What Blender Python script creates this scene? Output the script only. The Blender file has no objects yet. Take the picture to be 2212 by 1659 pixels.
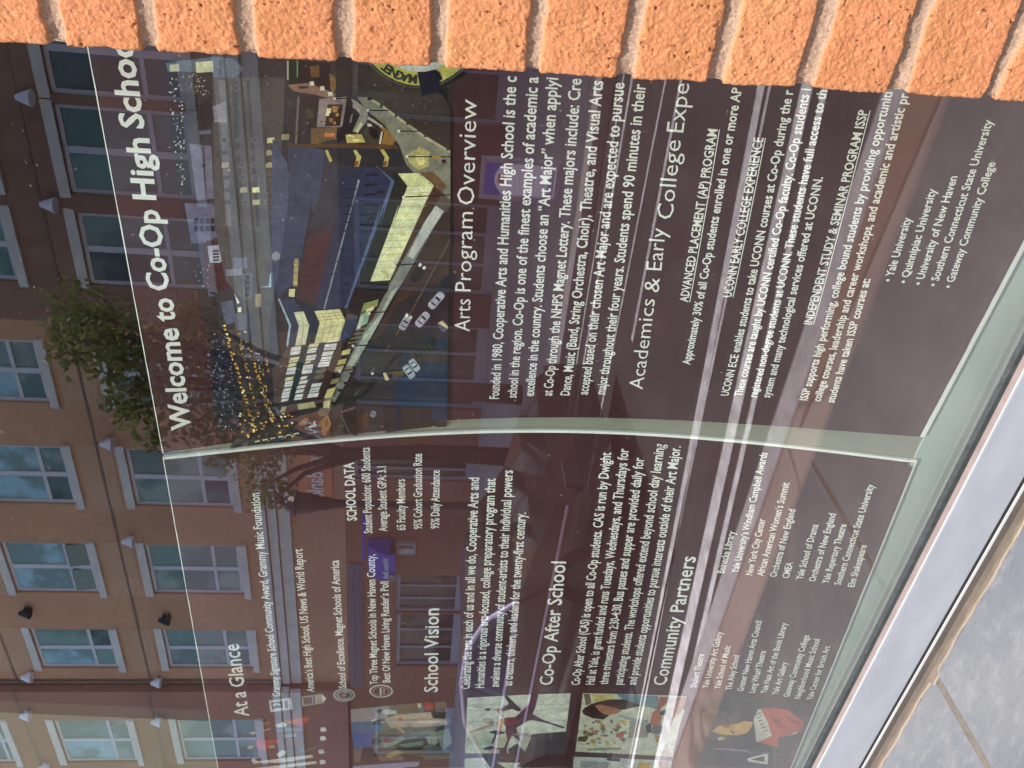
import bpy, bmesh, math, random
import numpy as np
from mathutils import Vector, Matrix
from mathutils.geometry import tessellate_polygon
R=math.radians
sc=bpy.context.scene
col=sc.collection
# ---------------------------------------------------------------- camera
cam=bpy.data.cameras.new("camera"); co=bpy.data.objects.new("camera",cam); col.objects.link(co)
RIGHT=Vector((0.8274004,0.5602436,0.0391877)); DOWN=Vector((0.0948888,-0.0706811,-0.9929755)); FWD=Vector((-0.5535383,0.8253068,-0.1116424))   # the phone was held sideways: picture right is down
M=Matrix.Identity(4)
for i in range(3):
    M[i][0]=DOWN[i]; M[i][1]=RIGHT[i]; M[i][2]=-FWD[i]
M.translation=Vector((0,-.716,1.6))
co.matrix_world=M
cam.sensor_width=36; cam.lens=36*1800/2212; cam.clip_start=.02; cam.clip_end=500
sc.camera=co
# ---------------------------------------------------------------- light
EL,AZ=R(60),Vector((.15,-.985,0)).normalized()      # sun over the roofs across the street
SUN=Vector((AZ.x*math.cos(EL),AZ.y*math.cos(EL),math.sin(EL)))
w=bpy.data.worlds.new("World"); sc.world=w; w.use_nodes=True
nt=w.node_tree; sky=nt.nodes.new("ShaderNodeTexSky"); sky.sky_type='NISHITA'; sky.sun_disc=False
sky.sun_elevation=EL; sky.sun_rotation=math.atan2(SUN.x,SUN.y)
nt.links.new(sky.outputs[0],nt.nodes["Background"].inputs[0]); nt.nodes["Background"].inputs[1].default_value=.15
sl=bpy.data.lights.new("sun",'SUN'); sl.energy=2.1; sl.angle=R(.5); sl.color=(1,.93,.82)
so=bpy.data.objects.new("sun",sl); col.objects.link(so); so.rotation_euler=SUN.to_track_quat('Z','Y').to_euler()
sc.view_settings.view_transform='Standard'; sc.view_settings.look='None'; sc.view_settings.gamma=1
sc.view_settings.exposure=1.85
sc.cycles.max_bounces=8; sc.cycles.transparent_max_bounces=24; sc.cycles.glossy_bounces=5
# ---------------------------------------------------------------- helpers
def lin(h):
    c=[q/255 for q in h]
    return tuple(v/12.92 if v<=.04045 else ((v+.055)/1.055)**2.4 for v in c)
class N:
    def __init__(s,name):
        s.m=bpy.data.materials.new(name); s.m.use_nodes=True; s.t=s.m.node_tree; s.b=s.t.nodes["Principled BSDF"]; s.out=s.t.nodes["Material Output"]
    def n(s,k,**kw):
        x=s.t.nodes.new(k)
        for a,v in kw.items(): setattr(x,a,v)
        return x
    def l(s,a,b): s.t.links.new(a,b)
    def val(s,**kw):
        for a,v in kw.items(): s.b.inputs[a.replace('_',' ')].default_value=v
    def noise(s,scale,detail=4,rough=.55,vec=None,stretch=None):
        tc=s.n("ShaderNodeTexCoord"); x=s.n("ShaderNodeTexNoise"); x.inputs["Scale"].default_value=scale; x.inputs["Detail"].default_value=detail; x.inputs["Roughness"].default_value=rough
        src=tc.outputs["Object"]
        if stretch:
            mp=s.n("ShaderNodeMapping"); mp.inputs["Scale"].default_value=stretch; s.l(src,mp.inputs[0]); src=mp.outputs[0]
        s.l(src,x.inputs["Vector"]); return x.outputs["Fac"]
    def ramp(s,src,stops):
        x=s.n("ShaderNodeValToRGB"); e=x.color_ramp.elements
        while len(e)<len(stops): e.new(.5)
        for q,(p,c) in zip(e,stops): q.position=p; q.color=(*c,1) if len(c)==3 else c
        s.l(src,x.inputs[0]); return x.outputs[0]
    def mix(s,f,a,b,bt='MIX'):
        x=s.n("ShaderNodeMix",data_type='RGBA',blend_type=bt)
        for i,v in ((0,f),(6,a),(7,b)):
            if hasattr(v,'is_output'): s.l(v,x.inputs[i])
            else: x.inputs[i].default_value=v if i==0 else (*v,1)
        return x.outputs[2]
    def bump(s,src,strength,dist):
        x=s.n("ShaderNodeBump"); x.inputs["Strength"].default_value=strength; x.inputs["Distance"].default_value=dist
        s.l(src,x.inputs["Height"]); s.l(x.outputs[0],s.b.inputs["Normal"])
    def base(s,o): s.l(o,s.b.inputs["Base Color"])
def sc_(c,f): return tuple(v*f for v in c)
def plain(name,c,rough=.6,metal=0,var=.18,scale=8,bump=0,spec=.5,detail=5):
    k=N(name); f=k.noise(scale,detail)
    k.base(k.ramp(f,[(.3,sc_(c,1-var)),(.7,sc_(c,1+var))])); k.val(Roughness=rough,Metallic=metal); k.b.inputs["Specular IOR Level"].default_value=spec
    if bump: k.bump(k.noise(scale*6,3),bump,.004)
    return k.m
class MB:
    def __init__(s): s.v=[];s.f=[];s.c=[]
    def poly(s,pts,c=None):
        i=len(s.v); s.v+= [tuple(p) for p in pts]; s.f.append(tuple(range(i,i+len(pts)))); s.c.append(c); return s
    def box(s,x0,x1,y0,y1,z0,z1,c=None):
        x0,x1=sorted((x0,x1));y0,y1=sorted((y0,y1));z0,z1=sorted((z0,z1))
        i=len(s.v); s.v+=[(x,y,z) for z in (z0,z1) for y in (y0,y1) for x in (x0,x1)]
        for q in ((0,2,3,1),(4,5,7,6),(0,1,5,4),(2,6,7,3),(0,4,6,2),(1,3,7,5)): s.f.append(tuple(i+k for k in q)); s.c.append(c)
        return s
    def tube(s,pts,rad,n=10,cap=True):
        # pts along a line, rad per point
        pts=[Vector(p) for p in pts]; rings=[]
        for k,p in enumerate(pts):
            d=(pts[min(k+1,len(pts)-1)]-pts[max(k-1,0)]).normalized(); a=d.orthogonal().normalized()
            if abs(d.z)>.99: a=Vector((1,0,0))
            b=d.cross(a); i=len(s.v); r=rad[k] if hasattr(rad,'__len__') else rad
            s.v+=[tuple(p+(a*math.cos(t)+b*math.sin(t))*r) for t in (2*math.pi*j/n for j in range(n))]; rings.append(i)
        for a,b in zip(rings,rings[1:]):
            for j in range(n): s.f.append((a+j,a+(j+1)%n,b+(j+1)%n,b+j)); s.c.append(None)
        if cap: s.f.append(tuple(rings[0]+j for j in reversed(range(n)))); s.f.append(tuple(rings[-1]+j for j in range(n))); s.c+=[None,None]
        return s
    def build(s,name,mat,parent=None,smooth=False,bevel=0,loc=None):
        me=bpy.data.meshes.new(name); me.from_pydata(s.v,[],s.f); me.update()
        if any(c is not None for c in s.c):
            at=me.color_attributes.new("Col",'FLOAT_COLOR','CORNER'); buf=[]
            for f,c in zip(s.f,s.c): buf+=list((*(c or (0,0,0)),1))*len(f)
            at.data.foreach_set('color',buf)
        o=bpy.data.objects.new(name,me); col.objects.link(o); me.materials.append(mat)
        if smooth:
            for p in me.polygons: p.use_smooth=True
        if bevel:
            b=o.modifiers.new("bevel",'BEVEL'); b.width=bevel; b.segments=2; b.limit_method='ANGLE'
        if parent: o.parent=parent; o.matrix_parent_inverse=parent.matrix_world.inverted() if False else Matrix.Translation(-parent.location)
        return o
def tag(o,label,cat,group=None,kind=None):
    o['label']=label; o['category']=cat
    if group: o['group']=group
    if kind: o['kind']=kind
    return o
def thing(name,label,cat,loc,group=None):
    o=bpy.data.objects.new(name,None); o.location=loc; o.empty_display_size=.1; col.objects.link(o); return tag(o,label,cat,group)
def struct(o): o['kind']='structure'; return o
# ---------------------------------------------------------------- materials
def brick_mat():
    k=N("sunlit_brick"); at=k.n("ShaderNodeAttribute",attribute_name="mort"); tn=k.n("ShaderNodeAttribute",attribute_name="tone"); pit=k.n("ShaderNodeAttribute",attribute_name="pit")
    big=k.noise(28,4); fine=k.noise(420,5,.7,stretch=(1,1,.55)); gr=k.noise(900,2,.6)
    a=k.ramp(tn.outputs["Fac"],[(0,(.40,.168,.066)),(.5,(.435,.188,.074)),(1,(.475,.218,.09))])
    b=k.mix(k.ramp(big,[(.35,(0,0,0)),(.7,(1,1,1))]),a,(.47,.185,.085))
    c=k.mix(k.ramp(fine,[(.40,(.35,)*3),(.56,(0,0,0))]),b,(.36,.12,.05))
    c=k.mix(k.ramp(gr,[(.63,(0,0,0)),(.72,(.85,)*3)]),c,(.78,.50,.26))
    c=k.mix(pit.outputs["Fac"],c,(.10,.028,.014))
    m=k.ramp(k.noise(620,4,.7),[(.3,(.18,.11,.073)),(.5,(.30,.20,.137)),(.72,(.44,.31,.22))])
    m=k.mix(k.ramp(k.noise(40,3),[(.4,(0,0,0)),(.75,(.6,)*3)]),m,(.27,.175,.115))
    k.base(k.mix(at.outputs["Fac"],c,m)); k.val(Roughness=.92); k.b.inputs["Specular IOR Level"].default_value=.25
    k.bump(k.mix(.5,fine,gr),.75,.0011); return k.m
def wall_brick(name,c1,c2,mort,scale=1,axis='XZ'):
    k=N(name); tc=k.n("ShaderNodeTexCoord"); sx=k.n("ShaderNodeSeparateXYZ"); cb=k.n("ShaderNodeCombineXYZ"); k.l(tc.outputs["Object"],sx.inputs[0])
    k.l(sx.outputs["X"],cb.inputs[0]); k.l(sx.outputs["Z"],cb.inputs[1])
    br=k.n("ShaderNodeTexBrick"); k.l(cb.outputs[0],br.inputs["Vector"]); br.inputs["Scale"].default_value=1
    for a,v in (("Brick Width",.2),("Row Height",.0677),("Mortar Size",.005)): br.inputs[a].default_value=v*scale
    br.inputs["Color1"].default_value=(*c1,1); br.inputs["Color2"].default_value=(*c2,1); br.inputs["Mortar"].default_value=(*mort,1)
    f=k.noise(.35,4); x=k.mix(k.ramp(f,[(.35,(0,)*3),(.7,(.45,)*3)]),br.outputs["Color"],sc_(c1,.62)); 
    x=k.mix(k.ramp(k.noise(5,3),[(.4,(0,)*3),(.8,(.3,)*3)]),x,sc_(c2,1.2)); k.base(x); k.val(Roughness=.9); return k.m
M_BRICK=brick_mat()
M_FAC=wall_brick("orange_brown_brick",(.62,.335,.20),(.54,.28,.16),(.50,.32,.21)); M_FACD=wall_brick("dimmed_purple_brick",(.35,.195,.135),(.30,.16,.11),(.30,.20,.15)); M_FACT=wall_brick("tan_brick",(.62,.385,.24),(.55,.32,.195),(.50,.34,.23))  # purple-brown section darkened; dimmer reflection and tree shade put into its colour
M_OWN=wall_brick("orange_brick",(.50,.19,.08),(.56,.22,.09),(.38,.27,.19))
M_STONE=plain("pale_stone",(.66,.62,.58),.8,var=.12,scale=3)
M_METAL=plain("window_metal",(.60,.64,.72),.38,var=.04,scale=14,bump=.02,spec=.5)
def streak_metal():
    k=N("pale_frame_metal"); f=k.noise(9,5,.6,stretch=(1,1,3)); s=k.noise(160,3,.5); 
    c=k.ramp(f,[(.3,(.245,.258,.285)),(.7,(.30,.313,.34))]); c=k.mix(k.ramp(s,[(.69,(0,)*3),(.78,(.55,)*3)]),c,(.24,.23,.23)); k.base(c); k.val(Roughness=.42); k.bump(f,.05,.001); return k.m
M_FRAME=streak_metal()
M_GASKET=plain("rubber_gasket",(.026,.031,.031),.55,var=.35,scale=60,bump=.3)
M_BEAD=plain("glazing_bead",(.185,.145,.132),.5,var=.12,scale=40)
M_LIP=plain("white_lip",(.45,.44,.42),.5,var=.06)
M_BLACK=plain("black_gap",(.012,.012,.013),.7)
M_RAIL=plain("pale_green_rail",(.45,.54,.50),.5,var=.06,scale=7)
M_FOAM=plain("white_foam_edge",(.90,.92,.86),.7,var=.05,scale=30)
M_BACK=plain("grey_green_backing",(.25,.262,.21),.8,var=.06,scale=5)
def granite():
    k=N("grey_granite"); a=k.noise(7,6,.65,stretch=(1,1,1)); b=k.noise(420,3,.7); c=k.noise(26,5,.6,stretch=(1,2.2,1))
    x=k.ramp(a,[(.3,(.072,.080,.096)),(.5,(.110,.113,.12)),(.72,(.165,.162,.156))]); x=k.mix(k.ramp(b,[(.40,(.5,)*3),(.55,(0,)*3)]),x,(.085,.09,.10)); x=k.mix(k.ramp(c,[(.5,(0,)*3),(.75,(.5,)*3)]),x,(.19,.187,.183))
    k.base(x); k.val(Roughness=.7); k.bump(b,.25,.0012); return k.m
M_GRAN=granite()
def sealant():  # last pane type has the reflected sky painted into its colour
    k=N("tan_sealant"); x=k.ramp(k.noise(30,5,.65),[(.3,(.07,.056,.045)),(.5,(.10,.082,.066)),(.72,(.14,.116,.094))]); k.base(x); k.val(Roughness=.85); k.bump(k.noise(160,4),.5,.002); return k.m
M_SEAL=sealant()
def print_mat():
    k=N("printed_photo"); at=k.n("ShaderNodeAttribute",attribute_name="Col"); g=k.noise(520,2,.6)
    x=k.mix(.4,at.outputs["Color"],k.ramp(g,[(.3,(.4,)*3),(.7,(1.25,)*3)]),'MULTIPLY')
    x=k.mix(.7,x,k.ramp(k.noise(75,6,.72),[(.3,(.5,.5,.56)),(.5,(.95,)*3),(.72,(1.5,1.45,1.35))]),'MULTIPLY')
    k.base(x); k.val(Roughness=.45); k.b.inputs["Specular IOR Level"].default_value=.25; return k.m
M_PRINT=print_mat()
def poster_mat():
    k=N("plum_poster"); f=k.noise(2.2,4); g=k.noise(30,4,.6,stretch=(1,1,.3)); c=k.ramp(f,[(.35,(.058,.020,.023)),(.7,(.068,.025,.028))]); c=k.mix(k.ramp(g,[(.55,(0,)*3),(.8,(.18,)*3)]),c,(.085,.042,.046)); k.base(c); k.val(Roughness=.5); k.b.inputs["Specular IOR Level"].default_value=.2; return k.m
M_POSTER=poster_mat()
M_TEXT=plain("white_lettering",(.92,.93,.88),.6,var=.04,scale=30)
M_INK=plain("black_ink",(.016,.016,.016),.6)
def glass(name,tint,ior):
    k=N(name); k.t.nodes.remove(k.b); tr=k.n("ShaderNodeBsdfTransparent"); tr.inputs[0].default_value=(*tint,1); gl=k.n("ShaderNodeBsdfGlossy"); gl.inputs["Roughness"].default_value=0
    # Schlick reflectance, the same from either side of each face
    ge=k.n("ShaderNodeNewGeometry"); dp=k.n("ShaderNodeVectorMath",operation='DOT_PRODUCT'); k.l(ge.outputs["Normal"],dp.inputs[0]); k.l(ge.outputs["Incoming"],dp.inputs[1])
    def mt(op,a,b):
        x=k.n("ShaderNodeMath",operation=op)
        for i,v in enumerate((a,b)):
            if hasattr(v,'is_output'): k.l(v,x.inputs[i])
            elif v is not None: x.inputs[i].default_value=v
        return x.outputs[0]
    r0=((ior-1)/(ior+1))**2; p5=mt('POWER',mt('SUBTRACT',1.0,mt('ABSOLUTE',dp.outputs["Value"],None)),2.2); fr=mt('ADD',mt('MULTIPLY',p5,1-r0),r0)
    mx=k.n("ShaderNodeMixShader"); k.l(fr,mx.inputs[0]); k.l(tr.outputs[0],mx.inputs[1]); k.l(gl.outputs[0],mx.inputs[2])
    # light dust and wiped streaks; low brown haze stands in for sidewalk reflection
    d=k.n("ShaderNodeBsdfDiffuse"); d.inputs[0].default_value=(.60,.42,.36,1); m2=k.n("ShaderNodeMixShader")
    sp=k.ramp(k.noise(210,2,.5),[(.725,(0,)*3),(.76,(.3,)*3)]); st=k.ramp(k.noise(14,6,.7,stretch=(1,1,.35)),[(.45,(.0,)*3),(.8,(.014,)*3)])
    tc=k.n("ShaderNodeTexCoord"); sz_=k.n("ShaderNodeSeparateXYZ"); k.l(tc.outputs["Object"],sz_.inputs[0]); lo=mt('MULTIPLY',mt('MAXIMUM',mt('SUBTRACT',1.0,mt('MULTIPLY',mt('ABSOLUTE',mt('SUBTRACT',sz_.outputs["Z"],.95),None),3.2)),0.0),mt('ADD',mt('MULTIPLY',k.noise(7,5,.65),.034),.004))  # painted haze of reflected light, strongest near the pane's bottom
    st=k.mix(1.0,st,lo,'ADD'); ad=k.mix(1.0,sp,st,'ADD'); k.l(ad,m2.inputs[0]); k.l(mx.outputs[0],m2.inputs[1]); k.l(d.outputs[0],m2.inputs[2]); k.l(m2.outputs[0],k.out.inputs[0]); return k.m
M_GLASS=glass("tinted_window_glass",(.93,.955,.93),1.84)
# ---------------------------------------------------------------- ground
M_WALK=plain("concrete",(.46,.41,.38),.9,var=.14,scale=1.5,bump=.2); M_ROAD=plain("asphalt",(.045,.045,.05),.85,var=.3,scale=3,bump=.3); M_CURB=plain("granite_curb",(.40,.375,.40),.8,var=.2,scale=9); M_PAINT=plain("road_paint",(.66,.64,.67),.7,var=.3,scale=11); M_PAVER=wall_brick("red_pavers",(.24,.075,.055),(.28,.095,.07),(.25,.18,.14))
def crack_walk():
    k=N("cracked_concrete"); f=k.noise(1.4,5); tc=k.n("ShaderNodeTexCoord"); vo=k.n("ShaderNodeTexVoronoi",feature='DISTANCE_TO_EDGE'); vo.inputs["Scale"].default_value=.75
    ns=k.n("ShaderNodeTexNoise"); ns.inputs["Scale"].default_value=3; k.l(tc.outputs["Object"],ns.inputs["Vector"]); mxv=k.n("ShaderNodeMix",data_type='RGBA'); mxv.inputs[0].default_value=.12; k.l(tc.outputs["Object"],mxv.inputs[6]); k.l(ns.outputs["Color"],mxv.inputs[7]); k.l(mxv.outputs[2],vo.inputs["Vector"])
    c=k.ramp(f,[(.3,(.26,.195,.175)),(.7,(.34,.27,.245))]); c=k.mix(k.ramp(vo.outputs["Distance"],[(.0,(.8,)*3),(.012,(0,)*3)]),c,(.13,.10,.085)); k.base(c); k.val(Roughness=.92); return k.m
M_NEAR=crack_walk()
struct(MB().box(-60,60,-2.05,-.34,-.3,0).build("near_sidewalk",M_NEAR))
struct(MB().box(-60,60,-2.22,-2.054,-.3,.004).build("near_curb",M_CURB,bevel=.015))
struct(MB().box(-60,60,-7.3,-2.224,-.4,-.13).build("road",M_ROAD))
struct(MB().box(-60,60,-7.48,-7.304,-.3,.0).build("far_curb",M_CURB,bevel=.015))
struct(MB().box(-60,60,-16.6,-7.484,-.3,-.002).build("far_sidewalk",M_WALK))
struct(MB().poly([(-400,-400,-.45),(400,-400,-.45),(400,400,-.45),(-400,400,-.45)]).build("ground",M_WALK))
def stripe(name,p,q,wd,mat,z):
    p,q=Vector((*p,0)),Vector((*q,0)); n=(q-p).normalized().cross(Vector((0,0,1)))*wd/2; m=MB()
    K=12
    for i in range(K):
        a=p.lerp(q,i/K); b=p.lerp(q,(i+1)/K); m.poly([(a-n)[:2]+(z,),(b-n)[:2]+(z,),(b+n)[:2]+(z,),(a+n)[:2]+(z,)])
    o=m.build(name,mat); return struct(o)
ZR=-.126
stripe("road_marking",(.6,-3.95),(-9,-1.95-.35),.10,M_PAINT,ZR); stripe("road_marking",(.6,-3.78),(-9,-2.0-.42),.035,M_PAINT,ZR)
stripe("road_marking",(.6,-3.35),(-5.4,-2.42),.13,M_PAINT,ZR); stripe("road_marking",(.6,-3.16),(-4.2,-2.40),.06,M_PAINT,ZR)
stripe("road_marking",(1,-5.5),(-14,-5.75),.05,M_PAINT,ZR); stripe("road_marking",(1,-6.6),(-14,-6.65),.08,M_PAINT,ZR)
stripe("road_marking",(-1.2,-5.15),(-3.4,-5.05),.07,M_PAINT,ZR); stripe("road_marking",(1,-6.95),(-14,-6.95),.06,M_PAINT,ZR)
struct(MB().poly([(-2.0,-1.98,.004),(3,-1.55,.004),(3,-2.05,.004),(-1.2,-2.05,.004)]).build("paver_strip",M_PAVER))
# ---------------------------------------------------------------- the brick pier beside the window
def vnoise(rng,nu,nz,su,sz):
    gu,gz=int(nu/su)+3,int(nz/sz)+3; g=rng.random((gz,gu)); z=np.arange(nz)/sz; u=np.arange(nu)/su
    i=z.astype(int); j=u.astype(int); a=(z-i)[:,None]; b=(u-j)[None]; a=a*a*(3-2*a); b=b*b*(3-2*b)
    return (g[np.ix_(i,j)]*(1-a)*(1-b)+g[np.ix_(i+1,j)]*a*(1-b)+g[np.ix_(i,j+1)]*(1-a)*b+g[np.ix_(i+1,j+1)]*a*b)*2-1
def make_pier():
    rng=np.random.default_rng(3)
    D=.616; Y0=-.1
    mz=[.40830,.31008,.20496,.09726,-.0077,-.11769,-.22785,-.33687,-.44647,-.56261,-.6850]
    mz=[1.6+D*v for v in mz]
    while mz[0]<3.2: mz.insert(0,mz[0]+.0677)
    while mz[-1]>.84: mz.append(mz[-1]-.0677)
    mz=np.array(mz)
    zs=np.concatenate([np.arange(.884,1.14,.004),np.arange(1.14,1.915,.00085),np.arange(1.915,3.2,.006)])
    us=np.concatenate([np.arange(-.09,-.02,.006),np.arange(-.02,.105,.00085),np.arange(.105,.62,.005)])
    nu,nz=len(us),len(zs)
    d=zs[:,None]-mz[None]; k=np.abs(d).argmin(1); dist=np.abs(d[np.arange(nz),k])
    row=np.searchsorted(-mz,-zs)
    ed=vnoise(rng,nu,nz,9,3)*.0011+vnoise(rng,nu,nz,30,6)*.0013
    hm=(.0054+rng.random(len(mz))*.0014)[k][:,None]
    dd=dist[:,None]+ed-hm              # <0 in the bed joint
    # head joints
    x_off=np.where(row%2==0,.194,.092)[:,None]; ph=(us[None]-x_off)%.204; hd=np.minimum(ph,.204-ph)-.006+ed
    hd=np.where(us[None]<.05,1,hd); dd=np.minimum(dd,hd)
    mort=np.clip(.5-dd/.0012,0,1)
    brick_h=-.0009*np.exp(-np.maximum(dd,0)/.0014)          # worn arris
    tex=vnoise(rng,nu,nz,2.0,2.8)*.0004+vnoise(rng,nu,nz,5,8)*.00045+vnoise(rng,nu,nz,18,30)*.0005+vnoise(rng,nu,nz,1.0,1.2)*.00042
    pn=vnoise(rng,nu,nz,1.9,2.7); pm=vnoise(rng,nu,nz,6.0,7.0); pit=np.clip((pn-.70)/.16,0,1)*np.clip((pm+.1)/.4,0,1)
    joint=-.0040+.0014*np.clip(dist[:,None]/.0065,0,1)**2+vnoise(rng,nu,nz,2,2)*.00045+vnoise(rng,nu,nz,7,6)*.0006
    h=(1-mort)*(brick_h+tex-pit*.0012)+mort*joint
    r=.0022; z=np.repeat(zs[:,None],nu,1); u=np.repeat(us[None],nz,0)
    tone=rng.random(len(mz)+2)[np.clip(row,0,len(mz)+1)]
    xe=-.1522+(1.8515-zs)*(.0158/.677)+np.interp(zs,np.linspace(.8,3.3,126),(rng.random(126)-.5)*.0012)
    xe=np.repeat(xe[:,None],nu,1)
    th=np.clip(-u/(r*1.5708),0,1)*1.5708           # 0 front .. pi/2 jamb
    nx,ny=-np.sin(th),-np.cos(th)
    cx,cy=xe+r,Y0+r
    bx=np.where(u>=0,cx+u,cx+r*nx); by=np.where(u>=0,Y0,cy+r*ny); by=by+np.maximum(-u-r*1.5708,0)*0+np.where(-u>r*1.5708,(-u-r*1.5708)*3.2,0)
    X=bx+nx*h; Y=by+ny*h
    me=bpy.data.meshes.new("brick_pier"); V=np.stack([X,Y,z],-1).reshape(-1,3)
    idx=np.arange(nu*nz).reshape(nz,nu); F=np.stack([idx[:-1,:-1],idx[:-1,1:],idx[1:,1:],idx[1:,:-1]],-1).reshape(-1,4)
    me.vertices.add(len(V)); me.vertices.foreach_set('co',V.ravel().astype(np.float32)); me.loops.add(F.size); me.loops.foreach_set('vertex_index',F.ravel().astype(np.int32))
    me.polygons.add(len(F)); me.polygons.foreach_set('loop_start',np.arange(0,F.size,4,dtype=np.int32)); me.update(calc_edges=True)
    for nm,a in (("mort",mort),("tone",np.repeat(tone[:,None],nu,1)),("pit",pit*(1-mort))):
        at=me.attributes.new(nm,'FLOAT','POINT'); at.data.foreach_set('value',a.ravel().astype(np.float32))
    me.polygons.foreach_set('use_smooth',np.ones(len(F),dtype=bool))
    o=bpy.data.objects.new("brick_pier",me); col.objects.link(o); me.materials.append(M_BRICK)
    tag(o,"sunlit orange brick pier with pale mortar joints beside the window","brick pier"); return o
make_pier()
# own wall round the window (seen only from the side and in the far panes)
ow=thing("brick_wall","plain orange brick wall above and left of the display window","wall",(-3,.1,0))
MB().box(-9,-2.3,-.098,.3,.0,11).build("side_wall",M_OWN,ow); MB().box(-2.3,6,-.098,.3,3.2,11).build("upper_wall",M_OWN,ow); MB().box(.46,6,-.098,.3,0,3.2).build("pier_wall",M_OWN,ow); MB().box(-2.3,.46,-.33,.3,0,.82).build("apron_wall",M_OWN,ow)
# ---------------------------------------------------------------- window
win=thing("display_window","large tinted display window in a pale metal frame with street reflections","window",(-1,0,.9))
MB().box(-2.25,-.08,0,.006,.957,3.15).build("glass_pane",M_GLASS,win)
MB().box(-2.29,.2,-.0144,.02,.8914,.9589).build("bottom_frame",M_FRAME,win,bevel=.0012)
MB().box(-2.29,.2,-.0131,-.0036,.9589,.9601).build("glazing_bead",M_BEAD,win)
MB().box(-2.29,.2,-.0144,-.0131,.9590,.9604).build("frame_edge_highlight",M_LIP,win)  # white strip painted in for the bright highlight along the metal edge
gk=MB()
rn=random.Random(8); xs=[-2.25+i*.004 for i in range(545)]
gw=[.0108+.0007*math.sin(i*.05)+rn.uniform(-.00025,.00025) for i in range(545)]
for i in range(544):
    x0,x1=xs[i],xs[i+1]; g0,g1=gw[i],gw[i+1]
    gk.poly([(x0,-.0036,.9601),(x1,-.0036,.9601),(x1,-.0030,.9593+g1*.6),(x0,-.0030,.9593+g0*.6)]); gk.poly([(x0,-.0030,.9593+g0*.6),(x1,-.0030,.9593+g1*.6),(x1,-.0002,.9593+g1),(x0,-.0002,.9593+g0)])
gk.build("gasket",M_GASKET,win,smooth=True)
MB().box(-2.29,.2,-.0138,.02,.8868,.8914).build("gap_shade_strip",M_BLACK,win)  # flush black strip, the gap's shade put into its colour
MB().box(-2.29,.2,-.0150,.02,.8832,.8868).build("drip_lip",M_LIP,win)
MB().box(-2.31,-2.25,-.03,.08,.8914,3.2).build("side_frame",M_METAL,win); MB().box(-2.25,.2,-.03,.08,3.15,3.2).build("top_frame",M_METAL,win)
MB().box(-2.25,.2,.0345,.085,.93,.9985).build("inner_rail",M_RAIL,win,bevel=.001)
# ledge
led=thing("stone_ledge","grey granite ledge in slabs with a tan joint under the window","ledge",(-.9,-.2,.85))
MB().box(-.902,.8,-.42,-.038,.82,.8826).build("slab",M_GRAN,led,bevel=.003); MB().box(-2.6,-.9125,-.42,-.038,.82,.8826).build("slab",M_GRAN,led,bevel=.003); MB().box(-4.6,-2.61,-.42,-.038,.82,.8826).build("slab",M_GRAN,led,bevel=.003)
jm=MB(); 
for i in range(120):
    y0=-.42+i*.0032; y1=y0+.0032; a=rn.uniform(-.0006,.0006)
    jm.poly([(-.9135+a,y0,.8818),(-.901+a,y0,.8818),(-.901,y1,.8820),(-.9135,y1,.8820)])
jm.build("grout_joint",M_SEAL,led)
sm=MB(); K=700; prof=[]
for i in range(K+1):
    x=-2.3+i*(2.5/K); e=-.0405+.0009*math.sin(x*37)+.0006*math.sin(x*91+1)+rn.uniform(-.0004,.0004)
    if abs(x+.907)<.012: e-=.006
    prof.append([(x,-.0144,.8829),(x,-.022,.8812),(x,-.031,.8818),(x,e+.003,.8836),(x,e,.8824)])
for a,b in zip(prof,prof[1:]):
    for j in range(4): sm.poly([a[j],b[j],b[j+1],a[j+1]],((.04,.03,.023),(.105,.08,.058),(.15,.115,.085),(.21,.165,.12))[j])  # colour runs darker towards the frame
def sealant2():
    k=N("graded_sealant"); at=k.n("ShaderNodeAttribute",attribute_name="Col"); k.base(k.mix(.6,at.outputs["Color"],k.ramp(k.noise(60,5,.65,stretch=(.4,1,1)),[(.3,(.45,)*3),(.7,(1.1,)*3)]),'MULTIPLY')); k.val(Roughness=.85); k.bump(k.noise(160,4),.5,.002); return k.m
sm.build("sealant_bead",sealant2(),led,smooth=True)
MB().box(-2.3,.2,-.038,.0,.81,.8798).build("mortar_bed",M_SEAL,led)
# ---------------------------------------------------------------- inside
M_DARK=plain("dark_room",(.045,.032,.026),.9,var=.2,scale=1); M_PANEL=plain("pale_panel",(.20,.20,.14),.8,var=.08,scale=4)
rm=MB().box(-4,1.5,.31,3.5,-.1,3.3); rm.f=[tuple(reversed(f)) for f in rm.f if True]; rm.f=[f for i,f in enumerate(rm.f) if i!=2]; rm.c=rm.c[:5]
struct(rm.build("room_shell",M_DARK))
tag(MB().box(-.72,.4,.115,.13,.9986,1.86).build("backing_board",M_BACK),"pale grey green backing board standing behind the two posters","board")
pn=MB(); pn.poly([(-2.2,.12,.95),(-1.237,.12,.95),(-1.237,.12,1.9),(-1.208,.12,2.25),(-1.13,.12,3.1),(-2.2,.12,3.1)]); pn.poly([(-2.2,.14,.95),(-2.2,.14,3.1),(-1.13,.14,3.1),(-1.208,.14,2.25),(-1.237,.14,1.9),(-1.237,.14,.95)]); pn.poly([(-1.237,.12,.95),(-1.237,.14,.95),(-1.237,.14,1.9),(-1.237,.12,1.9)]); pn.poly([(-1.237,.12,1.9),(-1.237,.14,1.9),(-1.208,.14,2.25),(-1.208,.12,2.25)]); pn.poly([(-1.208,.12,2.25),(-1.208,.14,2.25),(-1.13,.14,3.1),(-1.13,.12,3.1)])
tag(pn.build("interior_panel",M_PANEL),"pale greenish panel standing inside the window beyond the left poster","panel")
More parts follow.
